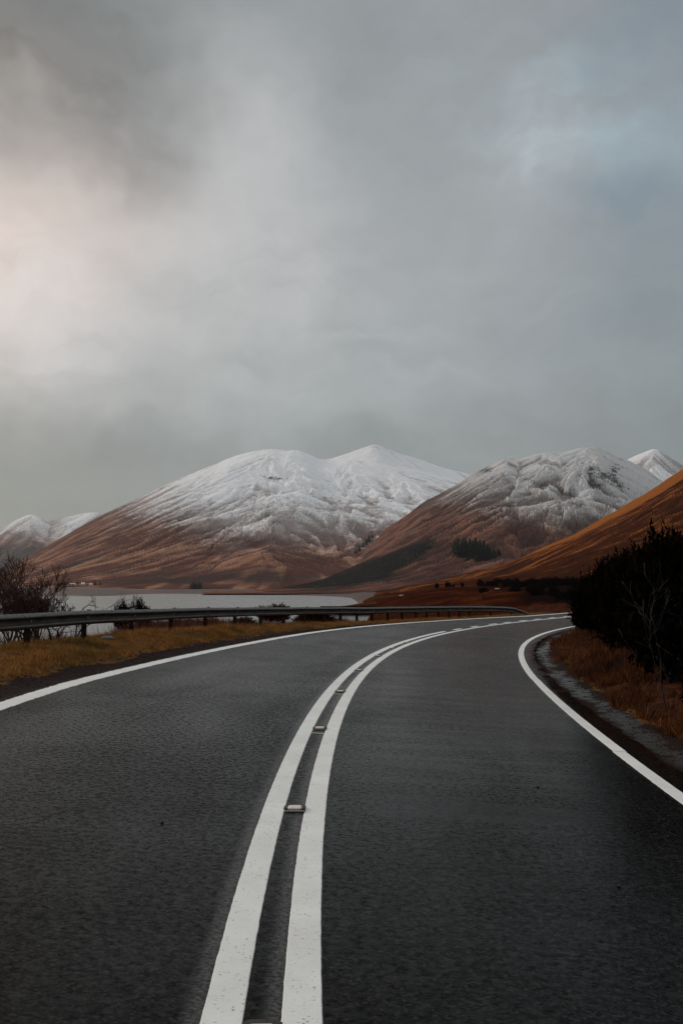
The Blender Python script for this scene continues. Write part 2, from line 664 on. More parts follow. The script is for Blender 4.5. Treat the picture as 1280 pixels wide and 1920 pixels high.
def blobs(lst, base=0.0, stk=0.0):
    """soft patch mask from photo-space centres, evaluated once and stored on the land as ground cover"""
    def f(px, py, X, Y, Z, st):
        m = np.zeros_like(Z) + base + stk * (0.5 - st)
        for (cx, cy, sx, sy, a, rot) in lst:
            c, s = math.cos(rot), math.sin(rot)
            u = ((px - cx) * c + (py - cy) * s) / sx
            v = (-(px - cx) * s + (py - cy) * c) / sy
            m = m + a * np.exp(-(u * u + v * v))
        return m
    return f


mat_B = hill_material('snowy_moorland', (0.108, 0.043, 0.033), (0.34, 0.175, 0.105), (0.055, 0.033, 0.027), nscale=0.010)
mat_D = hill_material('snowy_heath', (0.090, 0.042, 0.034), (0.215, 0.100, 0.066), (0.016, 0.0155, 0.013), nscale=0.014, snowcol=(0.56, 0.555, 0.55))
mat_F = hill_material('orange_hill_grass', (0.050, 0.0145, 0.006), (0.25, 0.082, 0.020), (0.014, 0.0065, 0.0045), nscale=0.045, snow=False, streak_w=0.62, tan_lo=0.70)
mat_G = hill_material('dark_bracken_moor', (0.030, 0.008, 0.004), (0.075, 0.019, 0.007), (0.008, 0.0045, 0.004), nscale=0.09, snow=False)

# ------------------------------------------------------------------ mountains
far_left = fan_terrain('mountain', [(-420, 1030), (-250, 1000), (-120, 1015), (0, 996), (28, 976), (58, 965), (78, 970), (96, 978), (125, 970), (160, 963), (190, 961), (230, 968), (320, 990), (420, 1010)],
                       7000, 5000, 0, 420, 130, 101, mat_B, 170, 900, jag=22, gully=50, cell=22,
                       snow=lambda px, py, X, Y, Z, st: 0.05 + 0.38 * smooth01(1036 - py + 24 * (fbm(X / 260, Y / 260, 4) - .5), 0, 66),
                       dark=lambda px, py, X, Y, Z, st: smooth01(py, 1015, 1032),
                       rock=blobs([(20, 1000, 22, 9, .5, .2), (110, 985, 26, 9, .35, -.2)], base=0.12, stk=0.3),
                       label='distant low snowy ridge at the far left behind the big mountain')


def snowB(px, py, X, Y, Z, st):
    # less snow on the long left shoulder, full cover on the dome
    line = np.interp(px, [-100, 60, 200, 330, 430, 600, 760, 900], [940, 955, 962, 988, 1012, 1016, 1008, 1000])
    wob = 50 * (fbm(X / 260, Y / 260, 77, 5) - 0.5)
    return 1.0 * smooth01(line - py + wob, -62, 178)


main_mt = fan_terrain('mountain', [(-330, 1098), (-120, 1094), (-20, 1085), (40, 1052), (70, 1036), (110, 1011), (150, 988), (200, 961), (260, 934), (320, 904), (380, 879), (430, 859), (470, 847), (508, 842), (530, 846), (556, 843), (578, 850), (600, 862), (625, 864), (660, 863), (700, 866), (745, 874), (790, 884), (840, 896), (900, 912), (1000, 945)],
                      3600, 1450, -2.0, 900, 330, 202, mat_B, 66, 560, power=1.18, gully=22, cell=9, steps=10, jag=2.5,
                      snow=snowB,
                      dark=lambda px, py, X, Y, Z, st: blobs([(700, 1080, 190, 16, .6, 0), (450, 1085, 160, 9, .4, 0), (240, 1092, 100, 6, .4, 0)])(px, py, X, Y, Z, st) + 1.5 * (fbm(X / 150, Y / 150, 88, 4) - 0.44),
                      rock=blobs([(515, 897, 24, 5, .62, 0.05), (546, 888, 10, 8, .4, 0.6), (425, 947, 14, 4, .5, 0.2), (520, 985, 12, 26, .42, -.2), (600, 925, 26, 6, .36, 0.9), (500, 966, 9, 7, .4, 0), (640, 985, 60, 10, .2, .5), (385, 915, 5, 18, .3, .1)], base=0.09, stk=0.25),
                      label='broad domed snowy mountain with brown lower slopes across the loch')
back_mt = fan_terrain('mountain', [(380, 900), (480, 875), (560, 866), (600, 861), (622, 860), (650, 851), (680, 840), (694, 835), (704, 833), (718, 837), (745, 849), (790, 862), (830, 877), (880, 889), (960, 912), (1100, 950)],
                      4700, 3500, 120, 620, 170, 303, mat_B, 30, 620, power=1.1, gully=8, cell=11, jag=5,
                      snow=lambda px, py, X, Y, Z, st: 0.52 + 0.5 * smooth01(980 - py, 0, 120),
                      rock=blobs([(668, 862, 12, 6, .46, 0.3), (700, 838, 10, 3, .6, 0), (690, 866, 10, 4, .3, .2), (700, 922, 26, 4, .38, 0.25), (748, 936, 30, 3, .45, 0.22), (640, 918, 22, 6, .34, .7)]),
                      label='pointed white summit behind the broad snowy dome')


def snowD(px, py, X, Y, Z, st):
    line = np.interp(px, [500, 760, 860, 960, 1060, 1280], [890, 918, 945, 965, 982, 1000])
    wob = 46 * (fbm(X / 130, Y / 130, 55, 5) - 0.5)
    return 0.76 * smooth01(line - py + wob, -52, 130) + 0.30 * smooth01(px + 2.0 * (885 - py), 1050, 1150)


right_mt = fan_terrain('mountain', [(380, 1107), (470, 1102), (530, 1094), (590, 1076), (640, 1052), (680, 1024), (720, 994), (756, 970), (790, 943), (830, 922), (868, 901), (890, 885), (918, 872), (938, 861), (948, 858), (972, 862), (1000, 852), (1024, 848), (1055, 849), (1076, 843), (1095, 839), (1120, 839), (1134, 846), (1150, 854), (1180, 864), (1215, 882), (1260, 915), (1330, 960), (1450, 1020)],
                       2200, 930, -4.5, 820, 330, 404, mat_D, 60, 330, power=1.15, gully=22, cell=5.5, steps=9, jag=3.5,
                       snow=snowD,
                       dark=blobs([(600, 1088, 110, 12, 1.1, -.12), (690, 1068, 95, 18, 1.2, -.34), (760, 1042, 75, 12, 1.1, -.45), (760, 1085, 90, 10, .45, 0), (960, 1000, 60, 20, .3, .2)], base=0.05, stk=0.3),
                       rock=blobs([(1125, 893, 40, 13, .30, .35), (1165, 915, 20, 10, .28, .4), (1085, 880, 8, 16, .2, -.3), (1105, 905, 30, 6, .5, .55), (1150, 885, 12, 14, .5, 0), (1060, 925, 24, 8, .42, .4), (1000, 905, 40, 7, .3, .35), (950, 950, 24, 7, .40, .2), (915, 882, 18, 5, .5, -.2), (860, 925, 22, 6, .4, -.5), (800, 945, 14, 5, .6, -.5), (790, 965, 14, 6, .4, -.5), (770, 992, 20, 6, .4, -.6), (1075, 960, 30, 5, .35, .4)], base=0.26, stk=0.42),
                       label='craggy half-snowed mountain right of centre with rust brown lower flank')
far_right = fan_terrain('mountain', [(1080, 905), (1140, 878), (1170, 864), (1198, 851), (1222, 842), (1236, 843), (1252, 856), (1272, 868), (1310, 888), (1400, 930)],
                        4400, 3300, 150, 260, 110, 505, mat_B, 70, 420, power=1.1, gully=20, cell=12, jag=6,
                        snow=lambda px, py, X, Y, Z, st: 0.52 + 0 * Z,
                        rock=blobs([(1245, 860, 14, 4, .35, .7), (1215, 880, 14, 6, .3, .5)], base=0.14, stk=0.3),
                        label='small white peak at the far right above the orange hill')


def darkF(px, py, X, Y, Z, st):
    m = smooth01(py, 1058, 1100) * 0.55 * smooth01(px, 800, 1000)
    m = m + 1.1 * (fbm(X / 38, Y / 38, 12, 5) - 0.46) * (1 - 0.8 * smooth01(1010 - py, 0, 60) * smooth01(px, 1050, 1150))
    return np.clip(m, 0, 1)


def fstreak(px):
    return px


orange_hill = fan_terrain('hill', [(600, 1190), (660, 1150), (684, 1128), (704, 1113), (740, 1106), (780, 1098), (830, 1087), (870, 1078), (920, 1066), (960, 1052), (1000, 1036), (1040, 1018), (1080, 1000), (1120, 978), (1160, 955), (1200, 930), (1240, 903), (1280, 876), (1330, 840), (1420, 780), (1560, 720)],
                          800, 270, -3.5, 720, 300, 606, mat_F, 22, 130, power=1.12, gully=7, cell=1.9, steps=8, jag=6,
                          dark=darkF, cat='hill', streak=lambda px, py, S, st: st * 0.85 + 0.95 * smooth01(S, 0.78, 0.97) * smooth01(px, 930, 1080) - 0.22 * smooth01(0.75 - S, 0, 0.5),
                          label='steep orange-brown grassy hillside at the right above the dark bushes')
moor = fan_terrain('moor', [(560, 1260), (630, 1225), (670, 1185), (692, 1155), (708, 1137), (728, 1126), (760, 1115), (800, 1107), (830, 1102), (870, 1099), (930, 1096), (1000, 1090), (1080, 1083), (1200, 1070), (1400, 1055), (1600, 1050)],
                   260, 72, -2.0, 420, 200, 707, mat_G, 4.0, 30, power=0.9, gully=1.0, cell=0.8, steps=12, jag=0.9,
                   dark=lambda px, py, X, Y, Z, st: np.clip(smooth01(px + 2.0 * (1110 - py), 880, 1010) * 0.8 + 0.5 * (fbm(X / 12, Y / 12, 9, 4) - .5), 0, 1),
                   cat='moor', label='dark red bracken moor between the bend and the hillside')

# far shore flats with the water line
mat_shore, T, p = new_mat('shore_peat_and_grass')
tcn = T.n('ShaderNodeTexCoord')
oc = tcn.outputs['Object']
sn1 = T.noise(T.mapping(oc, (0.004, 0.009, 0.3)), 1.0, 7, 0.6)
sn2 = T.noise(T.mapping(oc, (0.016, 0.030, 0.2)), 1.0, 6, 0.65)
c = T.mix(T.ramp(T.math('ADD', T.math('MULTIPLY', sn1, 0.6), T.math('MULTIPLY', sn2, 0.5)), 0.58, 0.70), (0.038, 0.015, 0.012), (0.28, 0.095, 0.040))
c = T.mix(T.ramp(sn2, 0.40, 0.30), c, (0.04, 0.026, 0.022))
T.put(p.inputs['Base Color'], c)
p.inputs['Roughness'].default_value = 0.9
shore_px = np.array([-420, -100, 0, 60, 130, 170, 215, 260, 300, 400, 480, 560, 610, 640, 658, 668, 674, 680, 700, 730, 760, 820, 900])
shore_py = np.array([1126, 1122, 1119, 1117, 1117, 1118, 1117, 1114, 1113, 1113.5, 1114.5, 1116, 1117.5, 1119, 1121, 1127, 1134, 1142, 1150, 1155, 1157, 1158, 1160])


def shore_front(px):
    py = np.interp(px, shore_px, shore_py)
    return (CAM_H - WATER_Z) * F / (py - 1100.0)


nu, ns = 640, 60
kk = (np.linspace(-420, 900, nu) - 640) / F
fr = shore_front(640 + kk * F)
s = np.linspace(-0.06, 1, ns)
S, K = np.meshgrid(s, kk, indexing='ij')
endd = np.maximum(1600, fr * 1.25)
Y = fr[None, :] * (1 - S) + endd[None, :] * S
X = K * Y
top = np.interp(640 + kk * F, [-420, 100, 250, 660, 900], [2.5, 2.6, -0.5, -1.5, -3.0])
Z = WATER_Z + (top - WATER_Z)[None, :] * np.sign(S) * np.abs(S) ** 0.75 + 1.1 * (fbm(X / 60, Y / 25, 41, 5) - 0.5) * smooth01(S, 0.0, 0.25)
o = obj('shore', mesh_np('shore', np.stack([X, Y, Z], -1), grid_faces(ns, nu)), mat_shore)
tag(o, 'low tan and brown flats along the far edge of the loch', 'shore', kind='structure')

# ------------------------------------------------------------------ loch water
mat_water, T, p = new_mat('rippled_water')
tcn = T.n('ShaderNodeTexCoord')
oc = tcn.outputs['Object']
wv = T.noise(T.mapping(oc, (0.25, 0.9, 1.0)), 1.0, 6, 0.65)
wv2 = T.noise(T.mapping(oc, (0.012, 0.05, 1.0)), 1.0, 4, 0.6)
p.inputs['Base Color'].default_value = (0.155, 0.160, 0.148, 1)
p.inputs['IOR'].default_value = 1.33
T.put(p.inputs['Roughness'], T.math('ADD', 0.04, T.math('MULTIPLY', wv2, 0.40)))
T.put(p.inputs['Normal'], T.bump(wv, 0.6, 0.3))
k = np.linspace(-1.1, 0.55, 80)
dd = np.concatenate([np.linspace(20, 300, 40), np.linspace(310, 3000, 60)])
D_, K_ = np.meshgrid(dd, k, indexing='ij')
o = obj('loch_water', mesh_np('loch_water', np.stack([K_ * D_, D_, np.full_like(D_, WATER_Z)], -1), grid_faces(*D_.shape)), mat_water)
tag(o, 'pale grey rippled loch beyond the safety barrier', 'water', kind='structure')

# ------------------------------------------------------------------ near ground sheet
mat_ground, T, p = new_mat('bracken_and_turf_ground')
tcn = T.n('ShaderNodeTexCoord')
oc = tcn.outputs['Object']
zone = T.attr('zone')      # 0 gravel, 1 turf, 2 bracken
wet = T.attr('wet')
g1 = T.noise(oc, 0.55, 6, 0.6)
g2 = T.noise(oc, 4.0, 6, 0.65)
g3 = T.noise(oc, 38.0, 3, 0.6)
grav = T.mix(T.ramp(g3, 0.35, 0.72), (0.008, 0.0045, 0.0035), (0.034, 0.019, 0.015))
turf = T.mix(T.ramp(g1, 0.40, 0.62), (0.165, 0.066, 0.013), (0.075, 0.052, 0.012))
turf = T.mix(T.ramp(g2, 0.35, 0.7), T.mix(0.5, turf, (0.03, 0.014, 0.006)), turf)
brk = T.mix(T.ramp(g2, 0.38, 0.66), (0.024, 0.008, 0.0045), (0.085, 0.025, 0.009))
c = T.mix(T.ramp(T.math('ADD', zone, T.math('MULTIPLY', T.math('SUBTRACT', g2, 0.5), 0.9)), 0.35, 0.65), grav, turf)
c = T.mix(T.ramp(T.math('ADD', zone, T.math('MULTIPLY', T.math('SUBTRACT', g2, 0.5), 0.7)), 1.35, 1.65), c, brk)
wf = T.ramp(T.math('ADD', wet, T.math('ADD', T.math('MULTIPLY', T.math('SUBTRACT', g2, 0.5), 1.3), T.math('ADD', T.math('MULTIPLY', T.math('SUBTRACT', g1, 0.5), 1.2), T.math('MULTIPLY', T.math('SUBTRACT', g3, 0.5), 0.9)))), 0.50, 0.80)
c = T.mix(wf, c, T.mix(T.ramp(g3, 0.3, 0.7), (0.012, 0.0115, 0.011), (0.050, 0.047, 0.043)))
T.put(p.inputs['Base Color'], c)
T.put(p.inputs['Roughness'], T.math('SUBTRACT', 0.92, T.math('MULTIPLY', wf, 0.55)))
T.put(p.inputs['Specular IOR Level'], T.math('ADD', 0.05, T.math('MULTIPLY', wf, 0.22)))
hgt = T.math('ADD', T.math('MULTIPLY', g2, 0.6), T.math('MULTIPLY', g3, 0.35))
T.put(p.inputs['Normal'], T.bump(hgt, 0.6, 0.05))


def ground_attrs(X, Y):
    yc = np.clip(Y, -60, 110)
    dl = (xL(yc) - X) / np.sqrt(1 + slope(xL, yc) ** 2)
    dr = (X - xR(yc)) / np.sqrt(1 + slope(xR, yc) ** 2)
    wob = 0.5 * (fbm(X * 0.9, Y * 0.9, 8, 4) - 0.5)
    zl_ = smooth01(dl + wob, 0.75, 1.25) + smooth01(dl + 2 * wob, 3.0, 4.6)
    zr_ = 2.0 * smooth01(dr + wob, 0.95, 1.25)
    zone = np.where(dl > 0, zl_, zr_)
    wet = 0.80 * np.exp(-((dr - 0.66 - 0.7 * wob) / 0.28) ** 2)
    return zone, wet


# patch around the road: fine rows along the road, columns measured from its edges
ys = np.concatenate([np.arange(-30, 4, 1.0), np.arange(4, 30, 0.16), np.arange(30, 75, 0.3), np.arange(75, 131, 2.0)])
offL = np.concatenate([-np.geomspace(140, 6, 34), -np.arange(5.8, 0.42, -0.16), [-0.40, -0.30, -0.22, -0.18, -0.14, -0.1]])
offR = np.concatenate([[0.2, 0.30, 0.36, 0.39, 0.42, 0.46], np.arange(0.55, 4.6, 0.14), np.geomspace(4.8, 150, 26)])
cols = []
for y in ys:
    sl_, sr_ = slope(xL, y), slope(xR, y)
    l = xL(y) + offL * math.sqrt(1 + sl_ ** 2)
    r = xR(y) + offR * math.sqrt(1 + sr_ ** 2)
    m_ = np.linspace(l[-1], r[0], 8)[1:-1]
    cols.append(np.concatenate([l, m_, r]))
X = np.array(cols)
Y = np.repeat(ys[:, None], X.shape[1], 1)
Z = ground_z(X, Y)
zone, wet = ground_attrs(X, Y)
# outer skirt reaching to the horizon is joined on as a ring grid
me = mesh_np('ground', np.stack([X, Y, Z], -1), grid_faces(*X.shape), True, {'zone': zone, 'wet': wet})
ground = obj('ground', me, mat_ground)
tag(ground, 'brown verge and bracken ground beside the road', 'ground', kind='structure')

# wide base land to the horizon, lying below everything built on it
th = np.linspace(0, 2 * np.pi, 97)
rr = np.concatenate([[60], np.geomspace(110, 11000, 40)])
R_, T_ = np.meshgrid(rr, th, indexing='ij')
X = R_ * np.sin(T_)
Y = R_ * np.cos(T_)
Zb = -8.2 + 1.5 * smooth01(-Y, 0, 300) + 4 * fbm(X / 400, Y / 400, 3, 4) * smooth01(-Y, 100, 800)
Zb = Zb + 160 * smooth01(np.hypot(X, Y), 6500, 10500) * (0.35 + fbm(X / 1800, Y / 1800, 91, 4))
o = obj('terrain', mesh_np('terrain', np.stack([X, Y, Zb], -1), grid_faces(*X.shape)[:, ::-1].copy()), mat_D)
for nm in ('streak', 'snow', 'dark', 'rock'):
    a = o.data.attributes.new(nm, 'FLOAT', 'POINT')
    a.data.foreach_set('value', np.full(len(o.data.vertices), 0.4 if nm == 'streak' else 0.0, np.float32))
tag(o, 'brown low land running out to the horizon', 'terrain', kind='structure')

# ------------------------------------------------------------------ road
mat_road, T, p = new_mat('damp_asphalt')
uvn = T.n('ShaderNodeUVMap')
uv = uvn.outputs[0]
sepu = T.n('ShaderNodeSeparateXYZ', inp={0: uv})
u, v = sepu.outputs[0], sepu.outputs[1]
a1 = T.noise(uv, 130.0, 3, 0.7)
a2 = T.noise(uv, 42.0, 4, 0.7)
a3 = T.noise(T.mapping(uv, (0.55, 0.20, 1)), 1.0, 6, 0.62, 0.6)
a4 = T.noise(T.mapping(uv, (0.35, 1.3, 1)), 1.0, 5, 0.6, 0.4)
vor = T.n('ShaderNodeTexVoronoi', inp={'Vector': uv, 'Scale': 95.0})
chip = T.ramp(vor.outputs['Distance'], 0.15, 0.55)
base = T.mix(T.ramp(a1, 0.3, 0.72), (0.001, 0.001, 0.001), (0.006, 0.0059, 0.0058))
grain = T.noise(uv, 17.0, 8, 0.80)
base = T.mix(T.math('MULTIPLY', T.ramp(grain, 0.44, 0.64), 0.85), base, (0.013, 0.0127, 0.0123))
base = T.mix(T.math('MULTIPLY', T.ramp(a3, 0.45, 0.75), 0.35), base, (0.012, 0.0118, 0.0115))
vc = T.n('ShaderNodeTexVoronoi', inp={'Vector': uv, 'Scale': 60.0})
sepc = T.n('ShaderNodeSeparateColor', inp={0: vc.outputs['Color']})
base = T.mix(T.math('MULTIPLY', T.ramp(sepc.outputs[0], 0.70, 1.0), 0.8), base, (0.028, 0.0275, 0.027))
vc2 = T.n('ShaderNodeTexVoronoi', inp={'Vector': uv, 'Scale': 22.0})
sepc2 = T.n('ShaderNodeSeparateColor', inp={0: vc2.outputs['Color']})
base = T.mix(T.math('MULTIPLY', T.ramp(sepc2.outputs[1], 0.80, 1.0), 0.45), base, (0.026, 0.0255, 0.025))
# overspray dust beside the painted lines
def near(c0, w):
    d = T.math('ABSOLUTE', T.math('SUBTRACT', u, c0))
    return T.ramp(d, w, 0.0)
dust = T.math('ADD', near(-0.43, 0.075), near(-0.11, 0.075))
dust = T.math('MULTIPLY', dust, T.ramp(a2, 0.25, 0.75))
base = T.mix(T.math('MULTIPLY', dust, 0.5, clamp=True), base, (0.20, 0.20, 0.195))
T.put(p.inputs['Base Color'], base)
rgh = T.math('ADD', 0.15, T.math('MULTIPLY', T.math('SUBTRACT', 0.62, T.math('ADD', T.math('MULTIPLY', a3, 0.55), T.math('MULTIPLY', a4, 0.22))), 0.30))
gr_ = T.math('ADD', T.math('MULTIPLY', T.ramp(grain, 0.62, 0.38), 0.21), T.math('MULTIPLY', T.ramp(a2, 0.62, 0.40), 0.10))
bands = T.noise(T.mapping(uv, (0.20, 1.9, 1), (0, 0, 0.12)), 1.0, 5, 0.62, 0.5)
damp = T.math('MULTIPLY', T.ramp(u, 0.1, 0.9), T.math('ADD', 0.035, T.math('MULTIPLY', T.ramp(bands, 0.47, 0.60), 0.15)))
track = T.math('ADD', near(0.95, 0.45), T.math('ADD', near(2.45, 0.45), T.math('ADD', near(-1.3, 0.5), near(-2.9, 0.5))))
rr_ = T.math('SUBTRACT', T.math('ADD', T.math('SUBTRACT', rgh, 0.145), gr_), T.math('ADD', damp, T.math('MULTIPLY', track, 0.018)))
T.put(p.inputs['Roughness'], T.math('MAXIMUM', rr_, 0.05))
wetf = T.ramp(T.math('ADD', T.math('MULTIPLY', a3, 0.75), T.math('MULTIPLY', a4, 0.25)), 0.36, 0.64)
T.put(p.inputs['Specular IOR Level'], T.math('ADD', 0.16, T.math('MULTIPLY', T.math('ADD', T.math('MULTIPLY', wetf, 0.7), 0.3), T.math('ADD', T.math('MULTIPLY', T.ramp(grain, 0.34, 0.62), 0.50), T.math('MULTIPLY', T.ramp(a2, 0.40, 0.62), 0.30)))))
p.inputs['IOR'].default_value = 1.075
hh = T.math('ADD', T.math('MULTIPLY', a1, 0.6), T.math('ADD', T.math('MULTIPLY', chip, -0.5), T.math('MULTIPLY', a2, 0.5)))
T.put(p.inputs['Normal'], T.bump(T.math('ADD', hh, T.math('MULTIPLY', grain, 1.2)), 0.16, 0.004))

ys = np.concatenate([np.arange(-30, 2, 1.0), np.arange(2, 30, 0.2), np.arange(30, 100, 0.4)])
tt = np.concatenate([np.linspace(-1, 0, 13), np.linspace(0, 1, 13)[1:]])
rows, uvs = [], []
arc = np.concatenate([[0], np.cumsum(np.hypot(np.diff(ys), np.diff(xC(ys))))])
for y, sarc in zip(ys, arc):
    l, c_, r = float(xL(y)) - 0.20, float(xC(y)), float(xR(y)) + 0.38
    x = np.where(tt < 0, c_ + (c_ - l) * tt, c_ + (r - c_) * tt)
    z = road_z(x, np.full_like(x, y))
    z = z + 0.003 * (fbm(x * 0.7, np.full_like(x, y) * 0.25, 21, 3) - 0.5)
    cs = 1 / math.sqrt(1 + float(slope(xC, y)) ** 2)
    # worn outer edges
    x[0] += 0.10 * (float(vnoise(np.array([y * 1.9]), np.array([0.3]), 2)[0]) - 0.5)
    x[-1] += 0.10 * (float(vnoise(np.array([y * 1.7]), np.array([7.3]), 4)[0]) - 0.5)
    rows.append(np.stack([x, np.full_like(x, y), z], -1))
    uvs.append(np.stack([(x - c_) * cs, np.full_like(x, sarc) + (x - c_) * math.sin(math.atan(float(slope(xC, y))))], -1))
V = np.array(rows)
nr, nc = V.shape[:2]
Fs = grid_faces(nr, nc)
# turned-down sides
skL = V[:, 0] + np.array([-0.02, 0, -0.14])
skR = V[:, -1] + np.array([0.02, 0, -0.14])
Vall = np.concatenate([V.reshape(-1, 3), skL, skR])
uvall = np.concatenate([np.array(uvs).reshape(-1, 2), np.array(uvs)[:, 0], np.array(uvs)[:, -1]])
n0 = nr * nc
i = np.arange(nr - 1)
Fl = np.stack([n0 + i, i * nc, (i + 1) * nc, n0 + i + 1], -1)
Fr = np.stack([i * nc + nc - 1, n0 + nr + i, n0 + nr + i + 1, (i + 1) * nc + nc - 1], -1)
road = obj('road', mesh_np('road', Vall, np.concatenate([Fs, Fl, Fr]), True, uv=uvall), mat_road)
tag(road, 'dark damp asphalt road curving away to the right', 'road', kind='structure')

# painted markings
mat_paint, T, p = new_mat('thermoplastic_white')
tcn = T.n('ShaderNodeTexCoord')
oc = tcn.outputs['Object']
m1 = T.noise(oc, 26.0, 5, 0.7)
m2 = T.noise(oc, 1.7, 7, 0.68)
m3 = T.noise(oc, 90.0, 3, 0.6)
c = T.mix(T.ramp(m2, 0.3, 0.7), (0.68, 0.68, 0.655), (0.78, 0.78, 0.755))
c = T.mix(T.ramp(T.math('ADD', m1, T.math('MULTIPLY', m2, 0.35)), 0.52, 0.42), c, (0.24, 0.235, 0.225))
c = T.mix(T.math('MULTIPLY', T.ramp(m3, 0.36, 0.22), 0.85), c, (0.10, 0.095, 0.09))
pw_ = T.vmath('ADD', oc, T.vmath('SCALE', T.vmath('SUBTRACT', T.noise(oc, 55.0, 3, 0.6, color=True), (0.5, 0.5, 0.5)), scale=0.035))
mcl = T.noise(oc, 5.0, 3, 0.6)
pv_ = T.n('ShaderNodeTexVoronoi', inp={'Vector': pw_, 'Scale': 52.0})
pc_ = T.n('ShaderNodeSeparateColor', inp={0: pv_.outputs['Color']})
pit = T.math('MULTIPLY', T.ramp(pv_.outputs['Distance'], 0.42, 0.22), T.ramp(T.math('ADD', pc_.outputs[0], T.math('MULTIPLY', mcl, 1.3)), 1.42, 1.60))
c = T.mix(T.math('MULTIPLY', pit, 0.65), c, (0.12, 0.115, 0.11))
T.put(p.inputs['Base Color'], c)
p.inputs['Roughness'].default_value = 0.6
p.inputs['Specular IOR Level'].default_value = 0.3
T.put(p.inputs['Normal'], T.bump(T.math('ADD', m3, m1), 0.4, 0.004))


def line_strip(name, xf, off, width, y0, y1, label=None, step=None, jag=0.0035, seed=1, lift=0.0045):
    ys_ = [y0]
    while ys_[-1] < y1:
        ys_.append(ys_[-1] + (step or max(0.025, 0.0035 * ys_[-1])))
    ys_ = np.clip(np.array(ys_), y0, y1)
    sl_ = slope(xf, ys_)
    nrm = np.sqrt(1 + sl_ ** 2)
    jl = jag * (2 * fbm(ys_ * 9, ys_ * 0 + seed, seed, 4, 0.7) - 1)
    jr = jag * (2 * fbm(ys_ * 9, ys_ * 0 + seed + 3.7, seed + 9, 4, 0.7) - 1)
    w = width / 2
    offs = [off - w + jl, off - w + jl + 0.004, off + w + jr - 0.004, off + w + jr]
    Vs = []
    for q, oo in enumerate(offs):
        x = xf(ys_) + oo / nrm
        y = ys_ - oo * sl_ / nrm
        z = road_z(x, y) + 0.003 * (fbm(x * 0.7, y * 0.25, 21, 3) - 0.5) + (lift if q in (1, 2) else 0.0012)
        Vs.append(np.stack([x, y, z], -1))
    V = np.stack(Vs, 1)
    o = obj(name, mesh_np(name, V, grid_faces(*V.shape[:2]), False), mat_paint, road)
    if label:
        o['label'] = label
    return o


line_strip('centre_line', xC, 0.0, 0.165, -6, 72, 'right solid white line of the double centre marking', seed=3)
line_strip('centre_line', xC, -0.318, 0.165, -6, 38.9, 'left solid white line of the double centre marking', seed=8)
for (y0, y1) in [(40.3, 41.5), (43.1, 44.2), (46.0, 47.2), (48.3, 49.3), (50.7, 51.8), (53.0, 54.0), (55.4, 56.4), (57.8, 58.8), (60.2, 61.2)]:
    line_strip('dash', xC, -0.30, 0.15, y0, y1, seed=int(y0 * 3))
line_strip('edge_line', xL, 0.0, 0.25, -6, 46.0, 'worn white edge line along the barrier side', jag=0.022, seed=14)
line_strip('edge_line', xL, 0.0, 0.22, 46.02, 80, jag=0.010, seed=15)
line_strip('edge_line', xR, 0.0, 0.155, -6, 11.62, 'white edge line beside the wet right margin', seed=23, jag=0.004)
line_strip('edge_line', xR, 0.012, 0.155, 11.635, 20.6, seed=24, jag=0.004)
line_strip('edge_line', xR, 0.0, 0.155, 20.61, 72, seed=25, jag=0.004)
# thin paint drips across the gap of the double line, just before each road stud
STUDS = [(492, 1946), (553, 1520), (595, 1368), (634.5, 1298), (676, 1258), (711, 1231), (743, 1216.5), (770, 1205.5)]
stud_pos = []
for (px_, py_) in STUDS:
    q = at_z(px_, py_, 0.0)
    y = q[1]
    x = float(xC(y)) - 0.159 * math.sqrt(1 + float(slope(xC, y)) ** 2)
    stud_pos.append((x, y))
for (x, y) in stud_pos[2:]:
    line_strip('paint_tick', xC, -0.159, 0.15, y - 0.42, y - 0.395, step=0.01, seed=int(y * 7), jag=0.003)

# ------------------------------------------------------------------ reflective road studs
mat_iron = simple_mat('cast_iron', (0.035, 0.028, 0.024), 0.55, 0.7, 0.4, 60, 0.3)
mat_rubber = simple_mat('cream_rubber', (0.62, 0.57, 0.50), 0.6, 0, 0.15, 50, 0.2)
mat_amber, T, p = new_mat('stud_glass')
p.inputs['Base Color'].default_value = (0.75, 0.38, 0.22, 1)
p.inputs['Roughness'].default_value = 0.15


def prism(outline, z0, z1, bev=0.0, inset=0.0):
    """closed solid from an outline, top ring inset"""
    n = len(outline)
    cx = sum(a for a, b in outline) / n
    cy = sum(b for a, b in outline) / n
    V, Fc = [], []
    rings = [(1.0, z0), (1.0, z1 - bev), (1.0 - inset, z1)]
    for (sc_, z) in rings:
        for (a, b) in outline:
            V.append((cx + (a - cx) * sc_, cy + (b - cy) * sc_, z))
    for r_ in range(len(rings) - 1):
        for q in range(n):
            Fc.append((r_ * n + q, r_ * n + (q + 1) % n, (r_ + 1) * n + (q + 1) % n, (r_ + 1) * n + q))
    Fc.append(tuple(range(n))[::-1])
    Fc.append(tuple(range((len(rings) - 1) * n, len(rings) * n)))
    return V, Fc


def join_parts(lst):
    V, Fc = [], []
    for v, f in lst:
        b = len(V)
        V += list(v)
        Fc += [tuple(i + b for i in t) for t in f]
    return V, Fc


def box(x0, x1, y0, y1, z0, z1, bev=0.002, inset=0.06):
    return prism([(x0, y0), (x1, y0), (x1, y1), (x0, y1)], z0, z1, bev, inset)


def round_rect(w, l, c_):
    return [(-w + c_, -l), (w - c_, -l), (w, -l + c_), (w, l - c_), (w - c_, l), (-w + c_, l), (-w, l - c_), (-w, -l + c_)]


